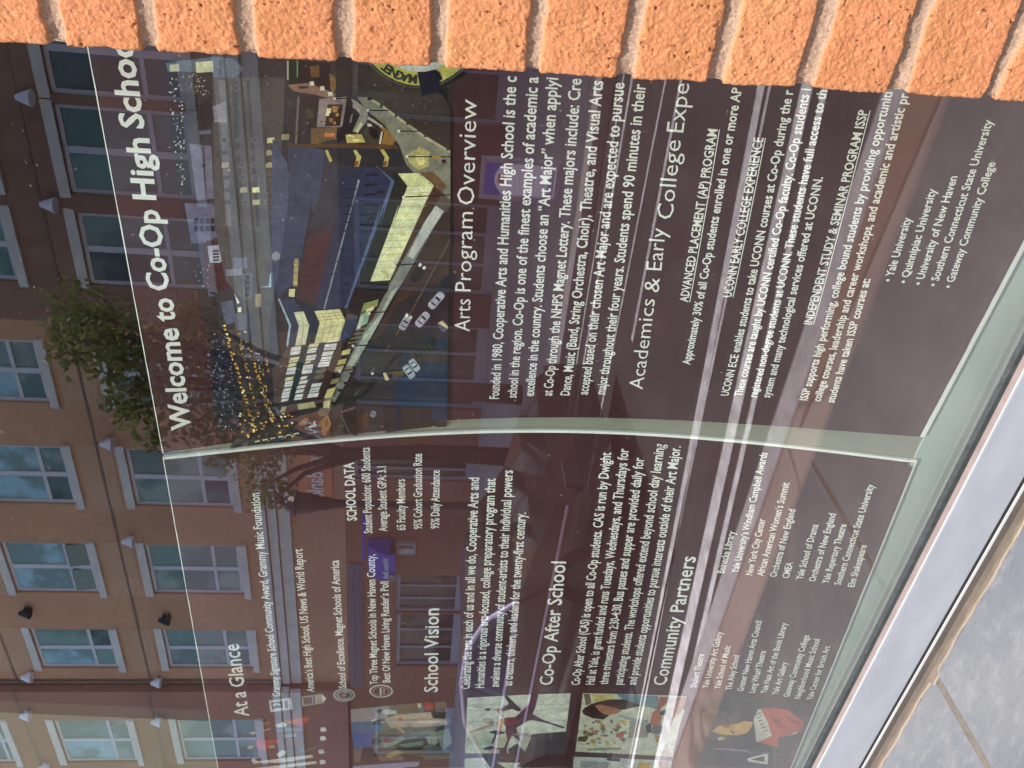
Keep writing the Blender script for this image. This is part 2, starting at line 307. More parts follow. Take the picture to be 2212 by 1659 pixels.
# ---------------------------------------------------------------- posters
TEXT=[
('R','headline','H','Welcome',-5808,18456,-4501,18431),
('R','headline','H','to',-4425,18445,-4158,18435),
('R','headline','H','Co-Op',-4077,18455,-3234,18443),
('R','headline','H','High',-3139,18452,-2566,18434),
('R','headline','H','School',-2485,18459,-1678,18452),
('R','arts_heading','N','Arts',-4485,15480,-4075,15499),
('R','arts_heading','N','Program',-3980,15504,-3098,15543),
('R','arts_heading','N','Overview',-3023,15539,-2032,15584),
('R','arts_paragraph','P','Founded in 1980, Cooperative Arts and Humanities High School is the c',-5492,15070,-1806,15252),
('R','arts_paragraph','P','school in the region. Co-Op is one of the finest examples of academic a',-5466,14867,-1796,15061),
('R','arts_paragraph','P','excellence in the country. Students choose an “Art Major” when applyi',-5429,14671,-1789,14886),
('R','arts_paragraph','P','at Co-Op through the NHPS Magnet Lottery. These majors include: Cre',-5414,14458,-1781,14679),
('R','arts_paragraph','P','Dance, Music (Band, String Orchestra, Choir), Theatre, and Visual Arts',-5395,14256,-1785,14483),
('R','arts_paragraph','P','accepted based on their chosen Art Major and are expected to pursue',-5369,14045,-1786,14290),
('R','arts_paragraph','P','major throughout their four years. Students spend 90 minutes in their',-5349,13846,-1783,14097),
('R','academics_heading','N','Academics',-5226,13432,-3963,13568),
('R','academics_heading','N','&',-3877,13545,-3705,13573),
('R','academics_heading','N','Early',-3614,13575,-3144,13630),
('R','academics_heading','N','College',-3044,13584,-2260,13671),
('R','academics_heading','N','Expe',-2184,13665,-1747,13703),
('R','academics_paragraph','Q!','ADVANCED PLACEMENT (AP) PROGRAM',-3973,13212,-2130,13353),
('R','academics_paragraph','Q','Approximately 30% of all Co-Op students enrolled in one or more AP',-4803,12985,-1745,13221),
('R','academics_paragraph','Q!','UCONN EARLY COLLEGE EXPERIENCE',-3878,12767,-2175,12901),
('R','academics_paragraph','Q','UCONN ECE enables students to take UCONN courses at Co-Op during the r',-5229,12423,-1728,12743),
('R','academics_paragraph','Q','These courses are taught by UCONN certified Co-Op faculty. Co-Op students i',-5219,12269,-1703,12590),
('R','academics_paragraph','Q','registered non-degree students at UCONN. These students have full access to th',-5211,12096,-1703,12434),
('R','academics_paragraph','Q','system and many technological services offered at UCONN.',-5201,11945,-2505,12215),
('R','seminar_paragraph','Q!','INDEPENDENT STUDY & SEMINAR PROGRAM ISSP',-4146,11804,-1847,11993),
('R','seminar_paragraph','Q','ISSP supports high performing, college bound students by providing opportuniti',-5189,11513,-1669,11822),
('R','seminar_paragraph','Q','college courses, leadership and career workshops, and academic and artistic pr',-5186,11358,-1669,11664),
('R','seminar_paragraph','Q','students have taken ISSP courses at:',-5182,11198,-3545,11364),
('R','college_list','L','• Yale University',-3561,11129,-2846,11187),
('R','college_list','L','• Quinnipiac University',-3567,10959,-2535,11050),
('R','college_list','L','• University of New Haven',-3573,10794,-2394,10892),
('R','college_list','L','• Southern Connecticut State University',-3576,10631,-1840,10773),
('R','college_list','L','• Gateway Community College',-3582,10462,-2229,10576),
('L','glance_heading','G','At a Glance',-10949,18232,-9372,18246),
('L','award_line','W','Grammy Signature School Community Award, Grammy Music Foundation',-10534,17769,-6786,17813),
('L','award_line ','W','America’s Best High School, US News & World Report',-10468,17298,-7703,17358),
('L','award_line  ','W','School of Excellence, Magnet Schools of America',-10415,16851,-7922,16917),
('L','award_line   ','W','Top Three Magnet Schools in New Haven County,',-10357,16411,-7850,16466),
('L','award_line   ','W','Best Of New Haven Living Reader’s Poll',-10327,16233,-8320,16287),
('L','school_data','D','SCHOOL DATA',-7292,16690,-6432,16728),
('L','school_data','W','Student Population: 600 Students',-7501,16498,-6240,16542),
('L','school_data','W','Average Student GPA: 3.1',-7479,16314,-6509,16348),
('L','school_data','W','65 Faculty Members',-7471,16089,-6702,16117),
('L','school_data','W','95% Cohort Graduation Rate',-7459,15880,-6354,15924),
('L','school_data','W','95% Daily Attendance',-7458,15666,-6588,15699),
('L','vision_heading','G','School Vision',-10573,15544,-8838,15604),
('L','vision_paragraph','X','Celebrating the arts in each of us and in all we do, Cooperative Arts and',-10517,15075,-6700,15209),
('L','vision_paragraph','X','Humanities is a rigorous arts-focused, college preparatory program that',-10498,14869,-6714,15003),
('L','vision_paragraph','X','awakens a diverse community of student-artists to their individual powers',-10478,14652,-6596,14795),
('L','vision_paragraph','X','as creators, thinkers, and leaders for the twenty-first century.',-10454,14460,-7214,14575),
('L','afterschool_heading','G','Co-Op After School',-10434,13859,-7993,13965),
('L','afterschool_paragraph','X','Co-Op After School (CAS) is open to all Co-Op students. CAS is run by Dwight',-10426,13454,-6302,13594),
('L','afterschool_paragraph','X','Hall at Yale, is grant funded and runs Tuesdays, Wednesdays, and Thursdays for',-10411,13239,-6235,13382),
('L','afterschool_paragraph','X','three trimesters from 2:30-4:30. Bus passes and supper are provided daily for',-10399,13036,-6343,13174),
('L','afterschool_paragraph','X','participating students. The workshops offered extend beyond school day learning',-10399,12817,-6130,12952),
('L','afterschool_paragraph','X','and provide students opportunities to pursue interests outside of their Art Major.',-10395,12611,-6137,12750),
('L','partners_heading','G','Community Partners',-10381,12160,-7798,12245),
('L','partner_list','Y','Shubert Theatre',-10405,11690,-9652,11737),
('L','partner_list','Y','Yale University Art Gallery',-10405,11510,-9165,11578),
('L','partner_list','Y','Yale School of Music',-10410,11329,-9447,11392),
('L','partner_list','Y','The Ailey School',-10423,11148,-9638,11216),
('L','partner_list','Y','Greater New Haven Arts Council',-10440,10963,-8895,11079),
('L','partner_list','Y','Long Wharf Theatre',-10460,10780,-9510,10856),
('L','partner_list','Y','Yale Haas Art of the Book Library',-10465,10602,-8901,10712),
('L','partner_list','Y','Yale Art Gallery',-10482,10420,-9727,10479),
('L','partner_list','Y','Gateway Community College',-10521,10234,-9122,10334),
('L','partner_list','Y','Neighborhood Music School',-10547,10051,-9185,10158),
('L','partner_list','Y','Yale Center for British Art',-10570,9858,-9322,9965),
('L','partner_column','Y','Beinecke Library',-8048,11812,-7323,11826),
('L','partner_column','Y','Yale University’s Windham Campbell Awards',-8024,11628,-6083,11694),
('L','partner_column','Y','New York City Center',-8044,11430,-7074,11490),
('L','partner_column','Y','African American Women’s Summit',-8041,11280,-6478,11330),
('L','partner_column','Y','Orchestra of New England',-8040,11103,-6872,11153),
('L','partner_column','Y','CMEA',-8044,10930,-7754,10951),
('L','partner_column','Y','Yale School of Drama',-8046,10746,-7072,10807),
('L','partner_column','Y','Orchestra of New England',-8061,10565,-6863,10643),
('L','partner_column','Y','Yale Repertory Theatre',-8075,10381,-7014,10461),
('L','partner_column','Y','Southern Connecticut State University',-8081,10212,-6335,10329),
('L','partner_column','Y','Elm Shakespeare',-8099,10019,-7324,10102),
]
CAP={'H': 0.01927, 'N': 0.01613, 'P': 0.01061, 'Q': 0.00884, 'L': 0.00853, 'G': 0.01924, 'W': 0.01041, 'D': 0.01136, 'X': 0.01254, 'Y': 0.0091}
PAL=[(60,57,62),(58,50,54),(105,118,135),(222,222,190),(222,226,196),(80,95,115),(45,38,42),(48,42,45),(110,110,130),(112,110,132),(30,25,30),(70,65,80),(105,105,130),(45,40,50),(60,50,60),(70,42,44),(176,176,196),(190,195,210),(88,84,82),(118,112,118),(64,61,60),(60,57,57),(150,148,160),(104,100,100),(74,71,72),(232,226,176),(176,170,140),(168,160,120),(120,122,138),(136,138,152),(112,112,124),(60,60,70),(175,205,215),(170,150,125),(230,232,215),(238,236,190),(92,100,122),(100,100,108),(84,78,74),(60,80,98),(44,46,60),(66,74,98),(84,90,116),(60,64,74),(76,52,56),(54,58,82),(150,156,172),(52,58,84),(96,112,146),(34,36,46),(40,42,54),(34,36,48),(40,44,60),(170,158,108),(228,222,168),(196,178,112),(46,48,54),(92,68,46),(200,186,110),(140,84,40),(150,84,40),(40,32,30),(34,44,34),(170,196,160),(110,150,100),(150,118,104),(60,46,44),(245,240,215),(120,86,46),(130,100,56),(54,46,42),(118,106,104),(74,70,52),(150,136,140),(58,44,32),(236,220,160),(206,150,80),(240,232,190),(210,160,90),(150,120,70),(180,120,70),(120,90,70),(40,36,40),(128,128,130),(150,148,140),(120,96,66),(214,130,80),(196,176,112),(240,226,160),(236,222,156),(150,150,140),(210,206,170),(70,68,56),(34,32,36),(210,210,196),(220,216,186),(150,112,60),(190,190,176),(138,138,122),(196,186,120),(236,226,160),(186,178,146),(58,54,50),(134,134,128),(176,186,168),(196,196,190),(94,86,76),(120,92,66),(82,60,48),(50,44,44),(44,46,42),(226,228,168),(232,236,186),(196,198,140),(216,212,138),(34,32,34),(150,150,96),(226,222,170),(150,180,156),(214,224,196),(120,112,80),(46,38,34),(58,70,92),(176,200,216),(36,50,66),(190,184,140),(226,222,172),(196,186,130),(190,170,120),(206,196,150),(60,74,98),(90,84,84),(92,80,78),(62,48,46),(40,62,66),(70,72,84),(240,246,232),(120,124,120),(232,228,180),(120,116,100),(214,206,140),(176,166,110),(150,146,96),(206,196,130),(220,212,150),(34,34,34),(216,206,150),(170,172,130),(176,176,140),(150,106,64),(188,142,92),(120,92,58),(120,116,104),(150,120,96),(36,40,34),(120,116,110),(26,30,28),(70,110,110),(90,96,96),(66,58,52),(72,56,48),(54,50,52),(58,46,54),(104,86,70),(110,104,100),(42,58,80),(70,60,54),(92,66,46),(52,48,48),(28,34,66),(44,42,44),(40,40,48),(46,44,46),(252,248,226),(180,178,190),(189,186,199),(255,250,232),(188,182,196),(197,191,205),(182,178,194),(191,186,203),(36,38,52),(37,39,54),(178,188,196),(186,197,205),(176,190,200),(184,199,210),(44,64,88),(46,67,92),(94,96,122),(98,100,128),(224,206,150),(236,222,170),(96,82,60),(40,32,28),(150,160,172),(157,168,180),(34,44,40),(60,66,44),(34,30,32),(250,246,226),(34,28,30),(196,150,50),(50,30,34),(150,148,158),(226,236,220),(20,26,48),(116,104,96),(40,90,160),(150,146,150),(64,110,150),(26,30,40),(40,36,30),(150,158,140),(124,134,118),(94,100,92),(70,54,46),(170,62,46),(120,104,92),(190,170,150),(214,186,160),(206,120,100),(222,200,176),(222,214,200),(60,40,36),(196,150,110),(196,160,120),(50,34,34),(206,206,196),(130,100,60),(220,220,210),(30,28,30),(140,24,40),(150,156,150),(136,144,130),(110,120,96),(120,96,60),(176,150,100),(216,222,208),(190,200,176),(176,184,150),(60,58,66),(186,190,180),(150,160,150),(164,166,156),(64,30,52),(112,24,60),(96,30,80),(30,36,36),(80,26,52),(190,150,110),(100,80,70),(196,164,120),(186,160,116),(176,170,150),(140,116,96),(200,160,110),(36,34,36),(92,24,60),(38,34,34),(196,160,116),(60,22,50),(160,158,140),(206,208,190),(206,190,120),(120,108,90),(110,104,90),(176,150,90),(196,170,90),(90,86,80),(140,130,104),(160,84,56),(186,80,56),(90,70,50),(150,146,130),(70,50,42),(176,120,90),(54,38,34),(110,140,150),(150,166,160),(160,92,60),(180,110,74),(110,116,124),(50,52,70),(176,130,80),(196,150,140),(170,176,176),(226,230,214),(140,150,110),(56,52,50),(92,80,66),(216,166,90),(150,96,56),(130,70,50),(120,76,50),(216,170,96),(214,210,196),(196,86,60),(160,60,42),(150,56,40),(214,196,180),(220,220,206),(60,54,54),(140,136,130),(216,214,206),(220,218,204),(214,214,206),(186,56,62),(206,170,110),(200,170,120),(216,222,214),(100,116,140),(150,156,156),(190,80,46),(200,150,100),(96,60,44),(76,82,104),(224,226,220),(150,110,80),(170,140,110),(160,160,190),(206,214,200),(60,46,42),(206,210,196),(196,204,200),(150,160,160),(40,38,44),(206,170,60),(150,110,100),(214,216,212),(40,60,96),(206,210,206),(110,116,122),(176,172,164),(96,92,92),(86,92,130),(224,222,206),(176,184,180),(110,120,124),(160,168,164),(60,70,84),(150,130,96),(206,206,200),(170,164,156),(70,52,46),(160,130,110)]
PRINT={
 ('R', 'aerial_photo'):[[0,-1896,2219,-2549,2235,-3156,2191,-4077,2185,-4656,2144,-5556,2208,-5861,1963,-6175,2112,-6186,1843,-6153,864,-6122,678,-6045,164,-5992,-178,-6084,-355,-3990,-281,-3019,-238,-2915,-232,-1784,-186,-1762,433,-1778,1237,-1826,1867],
[1,-1896,2219,-2549,2235,-3385,2243,-3156,2191,-4077,2185,-4656,2144,-5556,2208,-5564,2103,-4656,2036,-3858,2007,-3150,2069,-2790,2088,-2068,2107,-1843,2102],
[2,-1912,2204,-1832,1801,-1837,1646,-1916,1573,-2001,1660,-2047,1823,-1957,1836,-1984,2197],
[3,-1926,2176,-1912,2099,-1971,2101,-1982,2180],
[4,-1888,1963,-1867,1822,-1956,1823,-1976,1967],
[5,-1852,1770,-1850,1747,-2032,1765,-2033,1788],
[6,-2147,2094,-2151,1981,-2473,2000,-2479,2087],
[7,-2243,1969,-2166,1869,-2441,1880,-2453,1980],
[8,-2473,2000,-2454,1899,-2491,1897,-2503,1997],
[9,-2590,2095,-2603,1908,-3096,1935,-3124,2090],
[10,-2773,2009,-2771,1977,-2802,1980,-2804,2012],
[11,-2607,1985,-2607,1971,-3113,2004,-3113,2013],
[12,-3157,2203,-3144,1958,-3263,1884,-3460,1903,-3553,2076,-3558,2189],
[13,-3300,2134,-3296,2097,-3351,2101,-3356,2138],
[13,-3378,2143,-3374,2106,-3430,2110,-3434,2147],
[13,-3298,2085,-3293,2048,-3349,2051,-3353,2089],
[13,-3376,2094,-3371,2056,-3428,2060,-3432,2097],
[13,-3295,2035,-3291,1998,-3346,2001,-3351,2039],
[13,-3374,2044,-3369,2006,-3425,2010,-3430,2047],
[13,-3293,1986,-3288,1948,-3344,1951,-3349,1989],
[13,-3371,1994,-3367,1956,-3423,1959,-3427,1997],
[14,-3290,1934,-3289,1904,-3362,1911,-3363,1941],
[14,-3388,1944,-3387,1913,-3461,1921,-3462,1951],
[15,-3523,2047,-3513,1820,-4005,1840,-4071,1977,-4014,2113],
[16,-3581,2047,-3561,1926,-3661,1885,-3752,1945,-3755,2041],
[14,-3622,2001,-3615,1941,-3634,1943,-3641,2003],
[14,-3654,2005,-3647,1944,-3666,1946,-3673,2007],
[14,-3686,2008,-3680,1948,-3699,1950,-3706,2010],
[14,-3719,2011,-3712,1951,-3731,1953,-3738,2013],
[17,-3270,1891,-3259,1803,-3558,1850,-3358,1843,-3368,1894],
[18,-2003,1835,-1959,1235,-2364,1270,-3344,1416,-3368,1455,-4056,1463,-4760,1595,-4760,1719,-4160,1775,-3946,1912,-3371,1957,-2527,1883],
[19,-2022,1787,-2018,1730,-3364,1806,-3366,1857],
[20,-2014,1678,-2011,1638,-3358,1693,-3361,1744],
[21,-2005,1558,-2004,1533,-3351,1542,-3353,1580],
[22,-2248,1860,-2199,1746,-2378,1752,-2385,1857],
[23,-2523,1830,-2514,1768,-2562,1772,-2571,1834],
[24,-2530,1821,-2523,1776,-2555,1779,-2561,1824],
[23,-2514,1691,-2505,1629,-2553,1633,-2562,1695],
[24,-2521,1682,-2514,1637,-2546,1640,-2552,1685],
[23,-2506,1563,-2497,1501,-2544,1504,-2553,1567],
[24,-2513,1554,-2506,1508,-2537,1511,-2544,1556],
[25,-2497,1420,-2488,1357,-2535,1360,-2544,1423],
[23,-2635,1831,-2626,1769,-2675,1773,-2683,1836],
[24,-2642,1822,-2636,1777,-2667,1780,-2674,1826],
[23,-2627,1692,-2618,1629,-2666,1633,-2675,1696],
[24,-2634,1683,-2627,1637,-2659,1640,-2665,1685],
[23,-2619,1568,-2610,1505,-2658,1509,-2667,1572],
[24,-2626,1559,-2619,1513,-2651,1516,-2658,1562],
[26,-2610,1434,-2601,1371,-2650,1374,-2659,1437],
[26,-2749,1833,-2740,1770,-2789,1774,-2798,1838],
[23,-2741,1692,-2732,1629,-2781,1633,-2790,1696],
[24,-2748,1683,-2741,1637,-2774,1639,-2780,1686],
[23,-2734,1574,-2725,1510,-2774,1514,-2783,1577],
[24,-2741,1565,-2734,1518,-2766,1521,-2773,1567],
[26,-2726,1448,-2717,1384,-2766,1387,-2775,1451],
[23,-2865,1834,-2856,1771,-2906,1775,-2915,1839],
[24,-2873,1825,-2866,1779,-2899,1782,-2906,1829],
[23,-2857,1692,-2848,1629,-2898,1633,-2907,1697],
[24,-2864,1683,-2858,1637,-2891,1639,-2897,1686],
[23,-2850,1579,-2841,1515,-2891,1519,-2900,1583],
[24,-2858,1570,-2851,1523,-2884,1526,-2891,1573],
[23,-2843,1462,-2834,1398,-2885,1401,-2894,1465],
[24,-2851,1453,-2844,1406,-2877,1408,-2884,1455],
[23,-2984,1836,-2975,1772,-3025,1777,-3034,1841],
[24,-2991,1827,-2984,1780,-3018,1783,-3024,1830],
[26,-2975,1693,-2967,1629,-3017,1633,-3026,1697],
[25,-2969,1585,-2960,1520,-3011,1524,-3020,1589],
[23,-2963,1476,-2954,1412,-3005,1415,-3014,1480],
[24,-2971,1467,-2964,1420,-2997,1422,-3004,1469],
[23,-3104,1838,-3095,1773,-3147,1778,-3156,1843],
[24,-3112,1829,-3105,1781,-3139,1785,-3146,1832],
[23,-3096,1693,-3087,1629,-3139,1633,-3148,1698],
[24,-3104,1684,-3097,1637,-3131,1640,-3138,1687],
[26,-3090,1591,-3081,1526,-3133,1529,-3142,1595],
[23,-3085,1491,-3076,1426,-3128,1430,-3137,1495],
[24,-3093,1482,-3086,1434,-3120,1436,-3127,1484],
[27,-2457,1293,-2447,1227,-2497,1230,-2507,1296],
[28,-3703,1825,-3683,1695,-3802,1692,-3822,1823],
[29,-3825,1901,-3804,1744,-3880,1751,-3900,1908],
[30,-3864,1749,-3846,1650,-4142,1681,-4160,1762],
[31,-3879,1718,-3874,1683,-3923,1687,-3928,1722],
[31,-3943,1724,-3939,1688,-3988,1692,-3993,1728],
[31,-4008,1729,-4004,1693,-4054,1698,-4058,1733],
[31,-4074,1735,-4070,1699,-4120,1703,-4124,1739],
[32,-4007,1604,-3995,1511,-3839,1481,-3900,1465,-4010,1488],
[33,-4093,1644,-4084,1590,-4236,1602,-4237,1656],
[34,-4083,1847,-4193,1804,-4209,1826],
[35,-4249,1827,-4244,1793,-4302,1798,-4306,1832],
[36,-4197,1989,-4163,1868,-4421,1852,-4455,1962],
[37,-4307,1868,-4320,1749,-4519,1767,-4520,1875],
[38,-4254,1677,-4283,1532,-4760,1560,-4760,1705],
[39,-4255,1737,-4369,1700,-4655,1717,-4587,1738],
[40,-4656,2117,-4455,1962,-4829,1917,-5381,1901,-5867,1905,-5833,2217],
[41,-2523,1243,-2577,919,-3324,1020,-3095,1062,-3923,1230,-4135,1429,-3931,1468,-3190,1280,-2924,1253],
[42,-2494,1373,-2714,1254,-2910,1252,-3339,1301,-3148,1278,-4056,1450,-3932,1481,-3116,1432,-3150,1428],
[43,-2590,920,-2762,776,-3313,794,-3080,789,-3916,1043,-4239,1083,-4129,1241,-3525,1131,-3092,1011,-2988,982],
[44,-3378,1086,-3362,776,-4236,974,-4129,1241,-3675,1164],
[45,-2749,776,-2845,615,-3309,723,-3074,681,-4237,988,-4272,1085,-3080,796],
[46,-2833,628,-2845,609,-3323,726,-3073,675,-4253,977,-4250,991,-3074,687,-3310,739],
[47,-2845,609,-2721,738,-2703,464,-2826,300,-3294,443,-3058,412,-4213,740,-4253,975,-3073,675],
[48,-2696,458,-2826,293,-3308,430,-3056,374,-4230,754,-4222,774,-3058,412,-3295,463,-2828,325],
[49,-2937,451,-2926,387,-2953,387,-2964,453],
[50,-2984,553,-2981,553,-2998,604,-3001,606],
[49,-3070,489,-3060,438,-3088,438,-3098,492],
[50,-3118,600,-3115,605,-3132,656,-3135,654],
[49,-3205,528,-3196,489,-3225,489,-3234,531],
[50,-3255,647,-3252,658,-3269,709,-3272,702],
[49,-3344,567,-3335,541,-3364,541,-3373,570],
[50,-3394,696,-3392,711,-3409,764,-3412,751],
[49,-3485,608,-3477,595,-3507,595,-3515,611],
[50,-3536,745,-3535,766,-3552,819,-3554,801],
[49,-3630,649,-3622,649,-3652,649,-3660,652],
[50,-3682,796,-3680,822,-3697,876,-3699,852],
[49,-3777,691,-3770,704,-3801,705,-3808,694],
[50,-3830,847,-3828,880,-3846,934,-3848,904],
[49,-3928,734,-3921,761,-3953,762,-3960,737],
[50,-3982,900,-3980,938,-3998,992,-4000,957],
[51,-2775,552,-2761,439,-2781,439,-2796,552],
[52,-2935,755,-2921,641,-2936,644,-2948,755],
[51,-2872,565,-2858,446,-2878,446,-2893,565],
[52,-3017,760,-3004,660,-3019,662,-3030,760],
[51,-2970,578,-2956,454,-2977,453,-2992,578],
[52,-3100,765,-3088,679,-3103,681,-3113,766],
[51,-3070,592,-3056,461,-3077,461,-3092,592],
[52,-3184,771,-3173,698,-3188,700,-3198,771],
[51,-3172,605,-3157,468,-3178,468,-3194,605],
[52,-3269,777,-3259,717,-3274,720,-3283,777],
[51,-3275,619,-3260,476,-3281,476,-3298,619],
[52,-3355,782,-3346,737,-3362,740,-3370,783],
[53,-3679,1243,-3677,1204,-3986,1233,-3987,1273],
[54,-4020,1315,-4018,1255,-4114,1269,-4108,1324],
[55,-3709,1247,-3707,1208,-3756,1216,-3758,1255],
[55,-3779,1254,-3777,1214,-3827,1222,-3828,1262],
[55,-3850,1260,-3848,1220,-3898,1228,-3899,1268],
[55,-3921,1267,-3920,1227,-3970,1235,-3971,1275],
[56,-2523,1243,-2517,771,-2477,367,-2555,192,-2673,189,-2695,339,-2704,477,-2708,738,-2577,919],
[57,-2535,1244,-2473,305,-2496,267,-2522,267,-2544,796,-2563,1245],
[58,-2577,919,-2569,895,-2669,854,-2684,879],
[58,-2561,668,-2553,643,-2614,595,-2707,620,-2709,657,-2623,638],
[58,-2539,428,-2530,397,-2604,347,-2690,358,-2693,402,-2607,384],
[59,-2657,653,-2655,620,-2700,624,-2703,657],
[60,-2640,396,-2638,365,-2684,367,-2686,399],
[61,-1809,1204,-1817,850,-2081,833,-2103,975,-2068,1137,-2003,1215],
[62,-1821,1216,-1815,1125,-1997,1128,-2003,1215],
[63,-1821,1212,-1820,1198,-1980,1207,-1981,1218],
[64,-1815,1132,-1814,1119,-1951,1126,-1952,1136],
[65,-2021,1216,-1991,1041,-2068,810,-2117,834,-2091,975,-2070,1172],
[66,-2026,1123,-2020,1048,-2037,1043,-2049,1119],
[67,-1980,1030,-1975,995,-2009,992,-2014,1029],
[67,-2014,944,-2009,909,-2044,905,-2049,943],
[67,-2058,878,-2053,842,-2089,838,-2094,876],
[68,-1852,1024,-1835,943,-1938,946,-1943,1016],
[69,-1897,864,-1927,806,-2044,815,-2036,856],
[70,-2114,1128,-2090,963,-2369,985,-2520,1014,-2530,1172],
[71,-2115,1139,-2113,1118,-2530,1159,-2531,1181],
[72,-2217,1074,-2212,1003,-2297,1006,-2302,1077],
[73,-2119,952,-2084,716,-2353,756,-2369,985],
[74,-2162,883,-2153,752,-2343,780,-2358,912],
[75,-2195,893,-2192,850,-2236,858,-2238,890],
[76,-2175,844,-2171,792,-2224,801,-2227,840],
[77,-2230,901,-2228,868,-2262,874,-2264,899],
[78,-2233,816,-2231,787,-2260,792,-2262,814],
[79,-2283,873,-2281,840,-2315,846,-2317,871],
[80,-2310,839,-2308,815,-2333,819,-2334,837],
[81,-2168,800,-2166,776,-2190,780,-2192,798],
[82,-2090,716,-2160,598,-2397,672,-2493,795,-2431,806,-2329,756],
[83,-2238,682,-2231,664,-2311,683,-2312,698],
[84,-2140,663,-2168,628,-2192,634,-2171,669],
[85,-2384,1033,-2357,804,-2457,819,-2518,978,-2522,1039],
[86,-2414,914,-2414,830,-2445,830,-2451,915],
[87,-2420,733,-2405,599,-2475,526,-2495,722],
[88,-2453,667,-2455,594,-2470,594,-2475,667],
[89,-2412,711,-2427,654,-2441,654,-2431,707],
[90,-2083,692,-2179,538,-2277,538,-2394,624,-2385,672,-2233,604],
[91,-2371,648,-2293,599,-2317,581,-2401,630],
[92,-2265,538,-2380,417,-2480,404,-2490,551,-2416,587],
[93,-2319,526,-2357,453,-2419,441,-2447,477,-2387,526],
[94,-2302,541,-2311,502,-2330,502,-2332,538],
[95,-2367,417,-2373,404,-2481,422,-2482,438],
[96,-2250,502,-2328,393,-2420,269,-2487,317,-2481,416,-2378,392],
[97,-2240,532,-2317,405,-2335,405,-2265,538],
[98,-2078,633,-2072,538,-2136,430,-2391,35,-2516,-208,-3140,-242,-3059,-172,-2835,19,-2659,189,-2483,255,-2304,393,-2192,538],
[99,-2567,179,-2483,69,-2528,-20,-2659,-13,-2705,74,-2645,164],
[100,-2563,104,-2558,29,-2648,19,-2666,82],
[101,-2070,514,-2112,430,-2373,36,-2503,-207,-2526,-206,-2395,47,-2136,442,-2086,538],
[102,-2114,429,-2110,408,-2153,405,-2162,429],
[102,-2187,302,-2183,280,-2227,277,-2236,301],
[102,-2248,198,-2244,176,-2288,172,-2297,197],
[102,-2346,35,-2342,13,-2387,9,-2396,34],
[102,-2456,-168,-2452,-191,-2498,-196,-2508,-171],
[103,-2977,-142,-3140,-244,-3034,-223,-3301,-77,-3881,189,-4339,420,-5201,777,-5619,972,-5506,1041,-5199,866,-4465,590,-3985,352,-3219,5],
[104,-4287,420,-4016,311,-3948,242,-4338,406,-4662,549,-4983,713,-4964,771,-4536,576],
[105,-3204,-7,-2941,-153,-3006,-221,-3287,-77,-3626,99,-3598,154],
[106,-2960,40,-2849,-84,-2920,-165,-2985,-236,-3140,-244],
[107,-2728,67,-2710,-53,-2836,-187,-2949,-140,-2899,-61,-2843,-71],
[108,-2850,-71,-2920,-165,-3035,-92,-3175,-6,-3631,194,-3952,339,-4341,490,-4573,634,-4738,737,-4794,795,-4345,631,-4023,503,-3871,319,-3034,-1],
[109,-3916,639,-3898,517,-3874,323,-3984,338,-4255,476,-4345,645,-4229,740],
[110,-2721,320,-2859,172,-3287,319,-3048,245,-3898,517,-3924,626,-3140,373,-3293,424,-2826,293],
[111,-2750,263,-2731,67,-2843,-71,-2865,172],
[112,-2865,172,-2846,-71,-3276,109,-3034,5,-3874,323,-3898,517,-3048,245,-3286,306],
[113,-2865,172,-2842,-71,-2849,-71,-2872,171],
[113,-2934,195,-2911,-45,-2918,-45,-2941,195],
[113,-3004,218,-2981,-18,-2988,-18,-3011,218],
[113,-3074,242,-3052,9,-3059,9,-3081,241],
[113,-3145,265,-3123,36,-3130,36,-3152,265],
[113,-3217,289,-3195,63,-3202,63,-3224,289],
[113,-3289,313,-3268,91,-3275,91,-3296,313],
[113,-3362,338,-3342,119,-3349,119,-3370,338],
[113,-3436,363,-3416,147,-3424,147,-3444,363],
[113,-3511,388,-3491,176,-3499,176,-3519,388],
[113,-3587,413,-3568,205,-3575,205,-3595,413],
[113,-3664,438,-3645,234,-3652,234,-3671,438],
[113,-3741,464,-3722,263,-3730,263,-3749,464],
[113,-3819,490,-3801,293,-3809,293,-3827,490],
[114,-2936,90,-2927,41,-2965,30,-2979,76],
[114,-3136,208,-3127,158,-3166,147,-3180,194],
[114,-3336,236,-3328,186,-3368,175,-3383,222],
[114,-3568,341,-3560,290,-3602,279,-3616,327],
[114,-3763,410,-3754,359,-3798,348,-3812,397],
[114,-3816,391,-3808,339,-3851,328,-3866,377],
[115,-3943,503,-3917,353,-3940,355,-3965,503],
[115,-3991,517,-3966,366,-3989,369,-4014,517],
[115,-4066,545,-4040,393,-4063,396,-4089,545],
[115,-4116,559,-4090,407,-4113,410,-4139,559],
[115,-4199,580,-4174,427,-4198,430,-4223,581],
[116,-4158,580,-4103,434,-4187,448,-4276,616],
[117,-4232,560,-4187,476,-4238,490,-4292,574],
[118,-4293,616,-4239,518,-4394,547,-4484,661],
[119,-4327,619,-4306,581,-4337,589,-4359,631],
[119,-4369,631,-4347,593,-4378,600,-4400,643],
[119,-4411,643,-4389,605,-4420,612,-4442,654],
[119,-4453,655,-4431,616,-4463,624,-4485,666],
[120,-4476,668,-4456,562,-4475,569,-4499,678],
[121,-4504,681,-4484,575,-4504,582,-4527,691],
[120,-4533,694,-4513,588,-4533,595,-4556,704],
[121,-4561,707,-4542,601,-4561,608,-4585,718],
[120,-4590,721,-4570,614,-4590,621,-4614,731],
[121,-4619,734,-4599,627,-4619,634,-4643,744],
[120,-4648,747,-4629,640,-4649,648,-4672,758],
[121,-4677,761,-4658,654,-4678,661,-4701,771],
